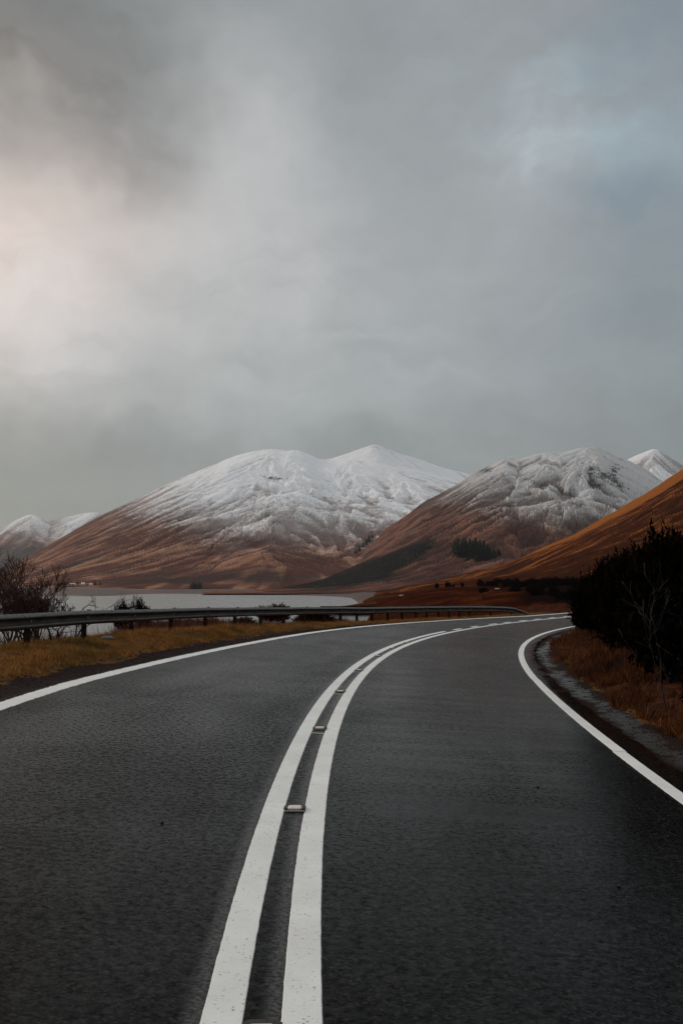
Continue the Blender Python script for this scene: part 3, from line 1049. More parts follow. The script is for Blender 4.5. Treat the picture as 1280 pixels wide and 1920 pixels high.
housing = join_parts([prism(round_rect(0.082, 0.125, 0.03), -0.01, 0.007, 0.003, 0.05),
                      box(-0.085, -0.056, -0.060, 0.060, 0.0, 0.017, 0.006, 0.18),
                      box(0.056, 0.085, -0.060, 0.060, 0.0, 0.017, 0.006, 0.18)])
me_house = mesh_np('housing', *housing, smooth=False)
me_pad = mesh_np('rubber_insert', *prism(round_rect(0.054, 0.052, 0.012), 0.004, 0.020, 0.006, 0.10), smooth=False)
me_lens = mesh_np('reflector', *join_parts([box(-0.040, -0.006, -0.0575, -0.0505, 0.006, 0.0135, 0.003, 0.1), box(0.006, 0.040, -0.0575, -0.0505, 0.006, 0.0135, 0.003, 0.1)]), smooth=False)
me_lip = mesh_np('base_lip', *prism([(-0.070, -0.125), (0.070, -0.125), (0.085, -0.095), (-0.085, -0.095)], 0.004, 0.011, 0.002, 0.08), smooth=False)
mat_lip = simple_mat('worn_steel_lip', (0.16, 0.155, 0.15), 0.45, 0.5, 0.3, 40)
names_stud = ['road stud nearest the camera, cut by the bottom edge between the double lines',
              'cream and iron road stud, largest one fully seen between the double lines',
              'road stud second fully seen from the bottom between the double lines',
              'road stud third fully seen from the bottom between the double lines',
              'road stud fourth fully seen from the bottom between the double lines',
              'road stud fifth fully seen from the bottom between the double lines',
              'road stud sixth fully seen from the bottom between the double lines',
              'farthest small road stud, where the double lines draw together']
for q, (x, y) in enumerate(stud_pos):
    t = empty('road_stud', (x, y, float(road_z(np.array(x), np.array(y))) + 0.001), -math.atan(float(slope(xC, y))))
    tag(t, names_stud[q], 'road stud', 'road studs between the double lines')
    obj('housing', me_house, mat_iron, t)
    rp = obj('rubber_insert', me_pad, mat_rubber, t)
    obj('reflector', me_lens, mat_amber, rp)
    obj('base_lip', me_lip, mat_lip, t)

# ------------------------------------------------------------------ safety barrier
mat_steel, T, p = new_mat('weathered_galvanised_steel')
tcn = T.n('ShaderNodeTexCoord')
oc = tcn.outputs['Object']
b1 = T.noise(T.mapping(oc, (1.5, 1.5, 9)), 1.0, 6, 0.65)
b2 = T.noise(oc, 18, 5, 0.6)
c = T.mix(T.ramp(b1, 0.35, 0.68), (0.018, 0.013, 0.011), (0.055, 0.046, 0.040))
lit_fac = T.math('MULTIPLY', T.attr('lit_face'), T.ramp(b2, 0.72, 0.45))
c = T.mix(lit_fac, c, T.mix(b1, (0.10, 0.10, 0.097), (0.17, 0.17, 0.166)))  # upward faces painted paler: their brighter light is put into the colour
c = T.mix(T.math('MULTIPLY', T.ramp(b2, 0.55, 0.75), 0.6), c, (0.06, 0.032, 0.02))
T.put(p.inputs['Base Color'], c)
p.inputs['Metallic'].default_value = 0.0
p.inputs['Specular IOR Level'].default_value = 0.12
T.put(p.inputs['Roughness'], T.math('ADD', 0.40, T.math('MULTIPLY', b2, 0.25)))
mat_post = simple_mat('brown_weathered_post', (0.018, 0.0125, 0.010), 0.85, 0.0, 0.4, 9, 0.2, 0.05)
mat_bolt = simple_mat('bolt_zinc', (0.45, 0.44, 0.42), 0.45, 0.5, 0.2, 50)
mat_cap = simple_mat('dark_bolt_plate', (0.02, 0.018, 0.016), 0.6, 0.3, 0.3, 30)

rail = empty('safety_barrier', (RAIL[3][0], RAIL[3][1], RAIL[3][2]))
tag(rail, 'long weathered steel safety barrier on posts along the left verge', 'barrier')
rp0 = np.array(rail.location)
PTS = np.array([(x, y, zt) for (x, y, zg), zt in zip(RAIL, RAIL_TOP)])


def catmull(P, n=8):
    P = np.vstack([2 * P[0] - P[1], P, 2 * P[-1] - P[-2]])
    segs = []
    for i in range(1, len(P) - 2):
        p0, p1, p2, p3 = P[i - 1], P[i], P[i + 1], P[i + 2]
        t = np.linspace(0, 1, n + 1)[:, None]
        segs.append(0.5 * ((2 * p1) + (-p0 + p2) * t + (2 * p0 - 5 * p1 + 4 * p2 - p3) * t ** 2 + (-p0 + 3 * p1 - 3 * p2 + p3) * t ** 3))
    return segs


segs = catmull(PTS, 8)
prof = [(0.0, 0.0), (0.016, 0.004), (0.055, -0.026), (0.082, -0.060), (0.084, -0.080), (0.070, -0.098), (0.026, -0.128), (0.018, -0.150), (0.018, -0.172), (0.028, -0.192),
        (0.068, -0.222), (0.083, -0.240), (0.083, -0.262), (0.066, -0.286), (0.016, -0.312), (0.0, -0.312)]
outl = prof + [(d - 0.005, z) for d, z in prof[::-1]]
me_bolt = None


def cyl(axis_y, r, n=8):
    V = []
    for y in (0, axis_y):
        for q in range(n):
            V.append((r * math.cos(2 * math.pi * q / n), y, r * math.sin(2 * math.pi * q / n)))
    Fc = [(q, (q + 1) % n, n + (q + 1) % n, n + q) for q in range(n)] + [tuple(range(n))[::-1], tuple(range(n, 2 * n))]
    return V, Fc


me_bolt = mesh_np('bolt', *cyl(-0.016, 0.016), smooth=False)
for si, sg in enumerate(segs):
    tang = np.gradient(sg, axis=0)
    tang[:, 2] = 0
    tang /= np.linalg.norm(tang, axis=1)[:, None]
    nrm = np.stack([tang[:, 1], -tang[:, 0], np.zeros(len(sg))], -1)     # towards the road
    ext = 0.10
    pts = sg.copy()
    if si % 2 == 0:
        pts[0] -= tang[0] * ext
        pts[-1] += tang[-1] * ext
    lift = 0.004 if si % 2 == 0 else 0.0
    Vs = []
    for q in range(len(pts)):
        for (d, z) in outl:
            Vs.append(pts[q] + nrm[q] * (d + lift) + np.array([0, 0, z]) - rp0)
    n = len(outl)
    Fc = []
    for q in range(len(pts) - 1):
        for a in range(n):
            Fc.append((q * n + a, q * n + (a + 1) % n, (q + 1) * n + (a + 1) % n, (q + 1) * n + a))
    Fc.append(tuple(range(n)))
    Fc.append(tuple(range((len(pts) - 1) * n, len(pts) * n))[::-1])
    lit_v = [1.0 if (j_ <= 3 or j_ == 11) else 0.0 for j_ in range(len(prof))] + [0.0] * len(prof)  # mask for painted light: top slope and lower lip of the beam
    obj('beam_panel', mesh_np('beam_panel', Vs, Fc, False, {'lit_face': np.tile(lit_v, len(pts))}), mat_steel, rail)

# posts: rolled C-section
w_, t_ = 0.055, 0.008
csec = [(-w_, -0.045), (w_, -0.045), (w_, 0.045), (w_ - t_, 0.045), (w_ - t_, -0.045 + t_), (-w_ + t_, -0.045 + t_), (-w_ + t_, 0.045), (-w_, 0.045)]


def post_mesh(h):
    n = len(csec)
    V = [(a, b, z) for z in (-0.35, h) for a, b in csec]
    Fc = [(q, (q + 1) % n, n + (q + 1) % n, n + q) for q in range(n)]
    Fc += [(0, 1, 4, 5), (1, 2, 3, 4), (0, 5, 6, 7)]
    Fc += [tuple(n + a for a in f[::-1]) for f in ((0, 1, 4, 5), (1, 2, 3, 4), (0, 5, 6, 7))]
    return mesh_np('post', V, [f[::-1] if k_ < n else f for k_, f in enumerate(Fc)], False)


me_plate = mesh_np('cap_plate', *box(-0.085, 0.085, -0.02, 0.02, 0.0, 0.022, 0.003, 0.05), smooth=False)
for i_, ((x, y, zg), zt) in enumerate(zip(RAIL[:-1], RAIL_TOP[:-1])):
    a = PTS[max(0, i_ - 1)]
    b = PTS[min(len(PTS) - 1, i_ + 1)]
    ang = math.atan2(b[1] - a[1], b[0] - a[0])
    nx, ny = math.sin(ang), -math.cos(ang)
    gz = float(ground_z(np.array([x]), np.array([y]))[0])
    hgt = zt - 0.03 - gz
    po = obj('post', post_mesh(hgt), mat_post, rail)
    po.location = (x - nx * 0.056 - rp0[0], y - ny * 0.056 - rp0[1], gz - rp0[2])
    po.rotation_euler = (0, 0, ang)
    for dz_ in (-0.148, -0.168):
        bo = obj('bolt', me_bolt, mat_bolt, rail)
        bo.location = (x + nx * 0.024 - rp0[0], y + ny * 0.024 - rp0[1], zt + dz_ - rp0[2])
        bo.rotation_euler = (0, 0, ang + (0.05 if dz_ < -0.15 else 0))
        bo.scale = (1, 1, 1) if dz_ > -0.15 else (0.6, 0.6, 0.6)
    if i_ % 2 == 0 or i_ > 6:
        cp = obj('cap_plate', me_plate, mat_cap, rail)
        cp.location = (x - nx * 0.02 - rp0[0] + 0.2 * math.cos(ang), y - ny * 0.02 - rp0[1] + 0.2 * math.sin(ang), zt + 0.002 - rp0[2])
        cp.rotation_euler = (0, 0, ang)

# ------------------------------------------------------------------ grass, stones
def blade_material(name, c1, c2, c3):
    m, T, p = new_mat(name)
    t = T.attr('tint')
    tcn = T.n('ShaderNodeTexCoord')
    n = T.noise(tcn.outputs['Object'], 0.6, 4, 0.6)
    c = T.mix(t, c1, c2)
    c = T.mix(T.ramp(n, 0.48, 0.66), c, c3)
    n_f = T.noise(tcn.outputs['Object'], 2.6, 4, 0.65)
    c = T.mix(T.math('MULTIPLY', T.ramp(n_f, 0.56, 0.40), 0.6), c, tuple(0.35 * v for v in c1))
    T.put(p.inputs['Base Color'], c)
    p.inputs['Roughness'].default_value = 0.8
    p.inputs['Specular IOR Level'].default_value = 0.15
    return m


def blades(name, pts, h0, h1, w, mat, lean=0.5, label=None, cat='grass', parent=None):
    n = len(pts)
    ang = rng.random(n) * 2 * np.pi
    h = h0 + (h1 - h0) * rng.random(n) ** 1.6
    h = h * (0.35 + 1.3 * smooth01(fbm(pts[:, 0] * 1.7, pts[:, 1] * 1.7, 71, 3), 0.3, 0.7))
    la = rng.random(n) * 2 * np.pi
    ln = lean * h * (0.3 + rng.random(n))
    tip = pts + np.stack([np.cos(la) * ln, np.sin(la) * ln, h], -1)
    off = np.stack([np.cos(ang), np.sin(ang), 0 * ang], -1) * w[:, None] / 2 if isinstance(w, np.ndarray) else np.stack([np.cos(ang), np.sin(ang), 0 * ang], -1) * w / 2
    lowp = pts - np.array([0, 0, 0.015])
    V = np.stack([lowp - off, lowp + off, tip], 1).reshape(-1, 3)
    Fc = np.arange(3 * n).reshape(-1, 3)
    tint = np.repeat(rng.random(n), 3)
    o = obj(name, mesh_np(name, V, Fc, False, {'tint': tint}), mat, parent)
    if label:
        tag(o, label, cat, kind='stuff')
    return o


mat_gl = blade_material('dry_verge_grass', (0.25, 0.098, 0.020), (0.55, 0.26, 0.075), (0.17, 0.095, 0.022))
mat_gr = blade_material('orange_bank_grass', (0.050, 0.014, 0.004), (0.26, 0.076, 0.015), (0.022, 0.008, 0.004))
mat_gb = blade_material('dead_bracken', (0.050, 0.014, 0.006), (0.16, 0.042, 0.014), (0.08, 0.022, 0.009))


def scatter_left(n, d0, d1, y0, y1, seed, dens_wob=0.4):
    r_ = np.random.default_rng(seed)
    y = y0 + (y1 - y0) * r_.random(n)
    d = d0 + (d1 - d0) * r_.random(n)
    d = d + dens_wob * (fbm(y * 0.8, d * 0.8, seed, 3) - 0.5)
    m = slope(xL, y)
    nn = np.sqrt(1 + m * m)
    x = xL(y) - d / nn
    yy = y + d * m / nn
    return np.stack([x, yy, ground_z(x, yy)], -1)


def scatter_right(n, d0, d1, y0, y1, seed, dens_wob=0.4):
    r_ = np.random.default_rng(seed)
    y = y0 + (y1 - y0) * r_.random(n)
    d = d0 + (d1 - d0) * r_.random(n)
    d = d + dens_wob * (fbm(y * 0.8, d * 0.8, seed, 3) - 0.5)
    m = slope(xR, y)
    nn = np.sqrt(1 + m * m)
    x = xR(y) + d / nn
    yy = y - d * m / nn
    return np.stack([x, yy, ground_z(x, yy)], -1)


P1 = np.concatenate([scatter_left(90000, 1.15, 3.6, 9, 34, 1), scatter_left(50000, 1.0, 3.4, 34, 64, 2)])
P1 = P1[fbm(P1[:, 0] * 1.3, P1[:, 1] * 1.3, 61, 3) + 0.25 * rng.random(len(P1)) > 0.42]
blades('verge_grass', P1, 0.03, 0.11, 0.012, mat_gl, 0.9, 'short dry orange-brown grass along the left verge under the barrier')
P2 = np.concatenate([scatter_left(26000, 3.4, 10, 14, 40, 3, 1.0), scatter_left(26000, 3.2, 12, 40, 66, 4, 1.0)])
P2 = P2[fbm(P2[:, 0] * 0.7, P2[:, 1] * 0.7, 62, 3) > 0.40]
blades('bracken', P2, 0.10, 0.42, 0.016, mat_gb, 0.7, 'dark red dead bracken on the bank behind the barrier', 'bracken')
P3 = np.concatenate([scatter_right(52000, 0.95, 3.0, 6, 26, 5), scatter_right(26000, 0.8, 3.0, 26, 52, 6)])
den = fbm(P3[:, 0] * 1.6, P3[:, 1] * 1.6, 63, 3)
P3 = P3[den + 0.2 * rng.random(len(P3)) > 0.51]
blades('bank_grass', P3, 0.06, 0.24, 0.013, mat_gr, 0.9, 'tufted orange-brown grass at the foot of the dark bushes', 'grass')

# stones on the margins
ico_v = []
ph = (1 + 5 ** 0.5) / 2
for a, b in ((-1, ph), (1, ph), (-1, -ph), (1, -ph)):
    ico_v += [(a, b, 0)]
for a, b in ((-1, ph), (1, ph), (-1, -ph), (1, -ph)):
    ico_v += [(0, a, b)]
for a, b in ((-1, ph), (1, ph), (-1, -ph), (1, -ph)):
    ico_v += [(b, 0, a)]
ico_v = np.array(ico_v) / np.linalg.norm(ico_v[0])
ico_f = []
for a in range(12):
    for b in range(a + 1, 12):
        for c_ in range(b + 1, 12):
            if all(np.linalg.norm(ico_v[p_] - ico_v[q_]) < 1.06 for p_, q_ in ((a, b), (b, c_), (a, c_))):
                nrm_ = np.cross(ico_v[b] - ico_v[a], ico_v[c_] - ico_v[a])
                ico_f.append((a, b, c_) if np.dot(nrm_, ico_v[a]) > 0 else (a, c_, b))
ico_f = np.array(ico_f)
mat_stone = simple_mat('margin_grit', (0.028, 0.017, 0.014), 0.8, 0, 0.6, 6, 0.0, 0.1)


def stones(name, pts, s0, s1, label):
    n = len(pts)
    s_ = s0 + (s1 - s0) * rng.random(n) ** 2.5
    rnd = 1 + 0.35 * (rng.random((n, 12, 1)) - 0.5)
    sc3 = s_[:, None, None] * (0.7 + 0.6 * rng.random((n, 1, 3))) * np.array([1, 1, 0.6])
    V = pts[:, None, :] + ico_v[None] * rnd * sc3
    Fc = (ico_f[None] + (np.arange(n) * 12)[:, None, None]).reshape(-1, 3)
    o = obj(name, mesh_np(name, V.reshape(-1, 3), Fc, False), mat_stone)
    tag(o, label, 'gravel', kind='stuff')


PS = scatter_left(4500, 0.28, 1.3, 9, 45, 9)
stones('gravel', PS, 0.008, 0.035, 'dark grit and small stones between the left edge line and the grass')
PS = scatter_right(2600, 0.48, 1.5, 6, 30, 10)
stones('gravel', PS, 0.006, 0.028, 'wet grit scattered on the right road margin')

# single stones one can pick out
def stone_mesh(name, seed, n=2):
    import bmesh
    bm = bmesh.new()
    bmesh.ops.create_icosphere(bm, subdivisions=n, radius=1.0)
    r_ = random.Random(seed)
    for v_ in bm.verts:
        c3 = v_.co.copy()
        k_ = 1 + 0.35 * (float(vnoise(np.array([c3.x * 1.7 + seed]), np.array([c3.y * 1.7 + c3.z * 1.3]), seed)[0]) - 0.5)
        v_.co = c3 * k_
    me = bpy.data.meshes.new(name)
    bm.to_mesh(me)
    bm.free()
    return me


mat_rock = simple_mat('grey_lichen_rock', (0.13, 0.13, 0.13), 0.8, 0, 0.35, 9, 0.4)
me_rock = stone_mesh('boulder', 5)
q = at_y(201, 1192, 23.6)
gz = float(ground_z(np.array([q[0]]), np.array([q[1]]))[0])
o = obj('boulder', me_rock, mat_rock, None, (q[0], q[1], gz + 0.02))
o.scale = (0.17, 0.10, 0.06)
tag(o, 'flat grey stone in the grass beside the second barrier post', 'stone')
peb = mesh_np('pebble', ico_v * (1 + 0.25 * (rng.random((12, 1)) - .5)), ico_f, False)
mat_peb = simple_mat('black_pebble', (0.012, 0.011, 0.010), 0.7, 0, 0.3, 20)
for (px_, py_, lab) in [(1008, 1476, 'tiny dark pebble on the right lane, the more visible one'), (1160, 1663, 'tiny dark pebble on the right lane towards the right photo edge'),
                        (305, 1543, 'tiny dark pebble lying in the left lane')]:
    q = at_z(px_, py_, -0.05 if px_ > 600 else 0.08)
    z = float(road_z(np.array(q[0]), np.array(q[1])))
    q = at_z(px_, py_, z)
    o = obj('pebble', peb, mat_peb, None, (q[0], q[1], z + 0.006))
    o.scale = (0.016, 0.013, 0.010)
    tag(o, lab, 'pebble', 'pebbles on the asphalt')

# ------------------------------------------------------------------ bare shrubs
class Tube:
    def __init__(self):
        self.V, self.F = [], []

    def add(self, pts, radii, n=5):
        b0 = len(self.V)
        pts = [Vector(p_) for p_ in pts]
        for i_, p_ in enumerate(pts):
            d = (pts[min(i_ + 1, len(pts) - 1)] - pts[max(i_ - 1, 0)]).normalized()
            a = d.cross(Vector((0.3, 0.2, 1)) if abs(d.z) < 0.9 else Vector((1, 0, 0.1))).normalized()
            b = d.cross(a)
            for q_ in range(n):
                t = 2 * math.pi * q_ / n
                self.V.append(tuple(p_ + (a * math.cos(t) + b * math.sin(t)) * radii[i_]))
        for i_ in range(len(pts) - 1):
            for q_ in range(n):
                s_ = b0 + i_ * n
                self.F.append((s_ + q_, s_ + (q_ + 1) % n, s_ + n + (q_ + 1) % n, s_ + n + q_))
        self.F.append(tuple(b0 + (len(pts) - 1) * n + q_ for q_ in range(n)))

    def mesh(self, name):
        return mesh_np(name, self.V, self.F, True)


def grow(tube, tw, p, d, length, rad, depth, r_, up=0.18, spread=0.75, minr=0.004, kids=3, crook=0.25):
    n = 5
    pts, rs = [Vector(p)], [rad]
    d = Vector(d).normalized()
    for i_ in range(n):
        d = (d + Vector((r_.uniform(-1, 1), r_.uniform(-1, 1), r_.uniform(-0.6, 1) * 0.8 + up)) * crook).normalized()
        pts.append(pts[-1] + d * length / n)
        rs.append(max(minr, rad * (1 - 0.62 * (i_ + 1) / n)))
    (tube if depth >= 3 else tw).add(pts, rs, 5 if depth >= 2 else 3)
    if depth == 0:
        return
    for c_ in range(kids + (1 if depth < 3 else 0)):
        i_ = r_.choice([2, 3, 4, 5, 5])
        dd_ = (pts[i_] - pts[i_ - 1]).normalized()
        ax = Vector((r_.uniform(-1, 1), r_.uniform(-1, 1), r_.uniform(-1, 1))).normalized()
        nd = (dd_ + ax * spread * r_.uniform(0.6, 1.3)).normalized()
        grow(tube, tw, pts[i_], nd, length * r_.uniform(0.55, 0.82), rs[i_] * 0.72, depth - 1, r_, up, spread, minr, kids, crook)


mat_bark = simple_mat('dark_wet_bark', (0.014, 0.008, 0.006), 0.85, 0, 0.4, 14)
mat_twig = simple_mat('reddish_twigs', (0.046, 0.014, 0.008), 0.85, 0, 0.4, 5)


def bare_shrub(name, loc, h, seed, label, stems=4, depth=5, kids=3, lean=(0, 0), rad=0.05, minr=0.0045, group=None, mats=None, cat='shrub', spread=0.75, crook=0.25, up=0.18):
    r_ = random.Random(seed)
    tb, tw = Tube(), Tube()
    for s_ in range(stems):
        a = 2 * math.pi * s_ / max(1, stems) + r_.uniform(-0.5, 0.5)
        d = Vector((math.cos(a) * 0.55 + lean[0], math.sin(a) * 0.55 + lean[1], 1.0))
        grow(tb, tw, (math.cos(a) * 0.12, math.sin(a) * 0.12, -0.1), d, h * r_.uniform(0.36, 0.46), rad * r_.uniform(0.8, 1.1), depth, r_, up, spread, minr, kids, crook)
    t = empty(name, loc)
    tag(t, label, cat, group)
    mb, mt = mats or (mat_bark, mat_twig)
    obj('branch', tb.mesh('branch'), mb, t)
    obj('twigs', tw.mesh('twigs'), mt, t)['kind'] = 'stuff'
    return t


def gpt(px, py, Y):
    q = at_y(px, py, Y)
    z = float(ground_z(np.array([q[0]]), np.array([q[1]]))[0])
    return (q[0], q[1], z - 0.03)


bare_shrub('bare_shrub', gpt(2, 1190, 23.0), 2.25, 3, 'tall leafless shrub at the left photo edge, behind the barrier', 5, 5, 3, rad=0.045, group='bare shrubs by the loch')
bare_shrub('bare_shrub', gpt(46, 1190, 24.2), 1.75, 8, 'reddish leafless shrub just right of the tallest, behind the barrier', 5, 5, 3, rad=0.045, group='bare shrubs by the loch')
bare_shrub('bare_shrub', gpt(88, 1190, 24.0), 1.55, 21, 'crooked dark leafless shrub behind the first clear barrier panel', 4, 5, 3, lean=(0.25, 0), rad=0.055, group='bare shrubs by the loch', crook=0.34)
bare_shrub('bare_shrub', gpt(116, 1190, 24.6), 1.75, 34, 'slender upright leafless sapling at the right end of the bare thicket', 1, 4, 2, rad=0.032, group='bare shrubs by the loch', crook=0.22, spread=0.6)
bare_shrub('bare_shrub', gpt(22, 1190, 26.5), 1.7, 55, 'low leafless shrub behind the two tallest bare shrubs', 5, 5, 3, rad=0.04, group='bare shrubs by the loch')
# one arching stem
r_ = random.Random(4)
tb = Tube()
base_ = Vector(gpt(142, 1180, 23.8))
pts = [Vector((0, 0, -0.05)), Vector((0.02, 0, 0.35)), Vector((0.07, 0, 0.62)), Vector((0.17, 0.02, 0.80)), Vector((0.29, 0.02, 0.88)), Vector((0.42, 0.03, 0.86)), Vector((0.55, 0.03, 0.80))]
tb.add(pts, [.018, .016, .014, .012, .010, .008, .004], 5)
tb.add([pts[4], pts[4] + Vector((.08, 0, .07)), pts[4] + Vector((.16, 0, .08))], [.008, .006, .003], 4)
tb.add([pts[3], pts[3] + Vector((.06, 0, -.14)), pts[3] + Vector((.14, 0, -.2))], [.007, .005, .003], 4)
o = obj('arching_stem', tb.mesh('arching_stem'), mat_bark, None, base_)
tag(o, 'single arching dead stem bent over above the barrier', 'stem')

# ------------------------------------------------------------------ evergreen bushes (gorse)
mat_gorse, T, p = new_mat('dark_gorse_foliage')
t = T.attr('tint')
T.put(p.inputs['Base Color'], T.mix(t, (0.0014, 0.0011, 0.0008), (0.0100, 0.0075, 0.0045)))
p.inputs['Roughness'].default_value = 0.85
p.inputs['Specular IOR Level'].default_value = 0.0


def gorse_mesh(name, seed, rx, ry, h, n, shoot=0.22, lumps=7, wide=0.022):
    r_ = np.random.default_rng(seed)
    cs = []
    for i_ in range(lumps):
        a = r_.random() * 2 * np.pi
        rr_ = math.sqrt(r_.random()) * 0.62
        cs.append((math.cos(a) * rx * rr_, math.sin(a) * ry * rr_, h * (0.30 + 0.45 * r_.random()), 0.34 + 0.25 * r_.random()))
    cs.append((0, 0, h * 0.45, 0.62))
    which = r_.integers(0, len(cs), n)
    C_ = np.array(cs)[which]
    d = r_.normal(size=(n, 3))
    d /= np.linalg.norm(d, axis=1)[:, None]
    rad = (r_.random(n) ** 0.45)[:, None]
    p_ = C_[:, :3] + d * rad * C_[:, 3:4] * np.array([rx, ry, h * 0.75])
    p_[:, 2] = np.clip(p_[:, 2], 0.02, None)
    ax = d * 0.7 + np.array([0, 0, 0.75]) + 0.45 * r_.normal(size=(n, 3))
    ax /= np.linalg.norm(ax, axis=1)[:, None]
    L = shoot * (0.5 + 0.9 * r_.random(n))
    Vs, tint = [], []
    t0 = r_.random(n)
    for k_ in range(6):
        f0 = k_ / 6.0
        side = r_.normal(size=(n, 3))
        side -= ax * np.sum(side * ax, 1)[:, None]
        side /= np.linalg.norm(side, axis=1)[:, None]
        b_ = p_ + ax * (L * f0)[:, None]
        tip = b_ + (ax * 0.75 + side * 0.75) * (L * (0.55 - 0.3 * f0))[:, None]
        wv_ = np.cross(ax, side) * wide
        Vs.append(np.stack([b_ - wv_, b_ + wv_, tip], 1))
        tint.append(np.repeat(t0[:, None], 3, 1))
    V = np.concatenate(Vs).reshape(-1, 3)
    tt_ = np.concatenate(tint).ravel()
    return mesh_np(name, V, np.arange(len(V)).reshape(-1, 3), False, {'tint': tt_})


def stem_mesh(seed, h):
    r_ = random.Random(seed)
    tb = Tube()
    for i_ in range(5):
        a = r_.uniform(0, 6.28)
        grow(tb, tb, (0, 0, -0.15), (math.cos(a) * 0.6, math.sin(a) * 0.6, 1), h * 0.5, 0.03, 1, r_, kids=2)
    return tb.mesh('stem')


gproto = [gorse_mesh('foliage', 100 + i_, 1.0, 1.0, 1.0, 2600, 0.17, 8) for i_ in range(4)]
sproto = [stem_mesh(200 + i_, 1.0) for i_ in range(2)]


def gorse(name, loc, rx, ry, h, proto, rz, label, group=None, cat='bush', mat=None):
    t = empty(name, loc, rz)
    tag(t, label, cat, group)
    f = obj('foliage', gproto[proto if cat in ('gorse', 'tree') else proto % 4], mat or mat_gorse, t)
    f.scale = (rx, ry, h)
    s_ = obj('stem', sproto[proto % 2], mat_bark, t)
    s_.scale = (h * 0.8, h * 0.8, h * 0.8)
    return t


# right bank: front row follows the verge, back row taller
def right_pos(y, d):
    m = float(slope(xR, y))
    nn = math.sqrt(1 + m * m)
    x = float(xR(y)) + d / nn
    yy = y - d * m / nn
    return x, yy, float(ground_z(np.array([x]), np.array([yy]))[0])


front = [(13.6, 2.0, 1.1, 2.2), (15.6, 2.1, 1.15, 2.3), (17.6, 2.25, 1.1, 2.25), (19.7, 2.4, 1.2, 2.3), (22.0, 2.55, 1.2, 2.2), (24.4, 2.65, 1.15, 2.15),
         (26.8, 2.8, 1.1, 2.05), (29.2, 2.7, 1.1, 1.95), (31.6, 2.55, 1.1, 1.85), (34.0, 2.4, 1.05, 1.75), (36.6, 2.15, 1.0, 1.55), (39.2, 1.85, 0.85, 1.30), (41.5, 1.6, 0.65, 1.0)]
lab_f = ['nearest', 'second nearest', 'third nearest', 'fourth nearest', 'fifth nearest', 'sixth nearest', 'seventh nearest', 'eighth nearest', 'ninth nearest', 'tenth nearest', 'eleventh nearest',
         'next to last', 'farthest and smallest']
for i_, (y, d, r0, h) in enumerate(front):
    x, yy, z = right_pos(y, d)
    gorse('gorse_bush', (x, yy, z - 0.05), r0, r0, h, i_, i_ * 1.3, lab_f[i_] + ' black-green gorse bush in the front row on the right bank', 'gorse bushes on the right bank')
backrow = [(23.0, 4.8, 1.5, 2.35), (27.0, 4.8, 1.5, 2.3), (31.5, 4.7, 1.5, 2.2), (36.0, 4.4, 1.4, 1.9)]
lab_b = ['nearest', 'second', 'third', 'farthest']
for i_, (y, d, r0, h) in enumerate(backrow):
    x, yy, z = right_pos(y, d)
    gorse('gorse_bush', (x, yy, z - 0.05), r0, r0, h, i_ + 1, i_ * 2.1, lab_b[i_] + ' tall dark gorse bush in the rear row on the right bank', 'gorse bushes on the right bank')
# pale bare stems showing in the dark mass
mat_birch = simple_mat('pale_birch_bark', (0.010, 0.007, 0.005), 0.8, 0, 0.4, 8)
x, yy, z = right_pos(14.6, 1.45)
bare_shrub('bare_birch', (x, yy, z), 2.3, 71, 'thin pale leafless birch standing against the dark bushes at the right edge', 2, 4, 2, rad=0.014, mats=(mat_birch, mat_birch), cat='tree', minr=0.0025, crook=0.12, up=0.3)
x, yy, z = right_pos(19.5, 1.7)
bare_shrub('bare_birch', (x, yy, z), 1.8, 73, 'smaller leafless sapling against the dark bushes, left of the birch', 1, 4, 2, rad=0.012, mats=(mat_bark, mat_birch), cat='tree', minr=0.0025, crook=0.12, up=0.3)
# gorse behind the barrier, by the water
gproto.append(gorse_mesh('foliage', 141, 1.0, 1.0, 1.0, 1000, 0.20, 6, 0.026))
gproto.append(gorse_mesh('foliage', 152, 1.0, 1.0, 1.0, 1300, 0.17, 7, 0.026))
q = gpt(232, 1160, 32.2)
gorse('gorse_bush', (q[0], q[1], q[2]), 0.34, 0.34, 0.92, 4, 0.4, 'spiky dark gorse above the barrier, left bush of the pair by the water', 'gorse by the loch', 'gorse')
q = gpt(264, 1160, 32.4)
gorse('gorse_bush', (q[0], q[1], q[2]), 0.36, 0.34, 0.88, 5, 1.4, 'rounder dark gorse above the barrier, right bush of the pair by the water', 'gorse by the loch', 'gorse')
# low scrub seen under the beam
for (px_, Y_, r0, h, lab) in [(455, 47, 1.2, 0.75, 'low dark scrub bush seen under the beam left of the middle'), (510, 50, 1.3, 0.8, 'low dark scrub bush seen under the beam at the middle'),
                              (585, 53, 1.4, 0.6, 'low dark scrub bush seen under the beam on a peat knoll')]:
    q = gpt(px_, 1160, Y_)
    gorse('scrub_bush', q, r0, r0 * 0.8, h, int(px_), 0.3 * px_, lab, 'scrub behind the barrier')

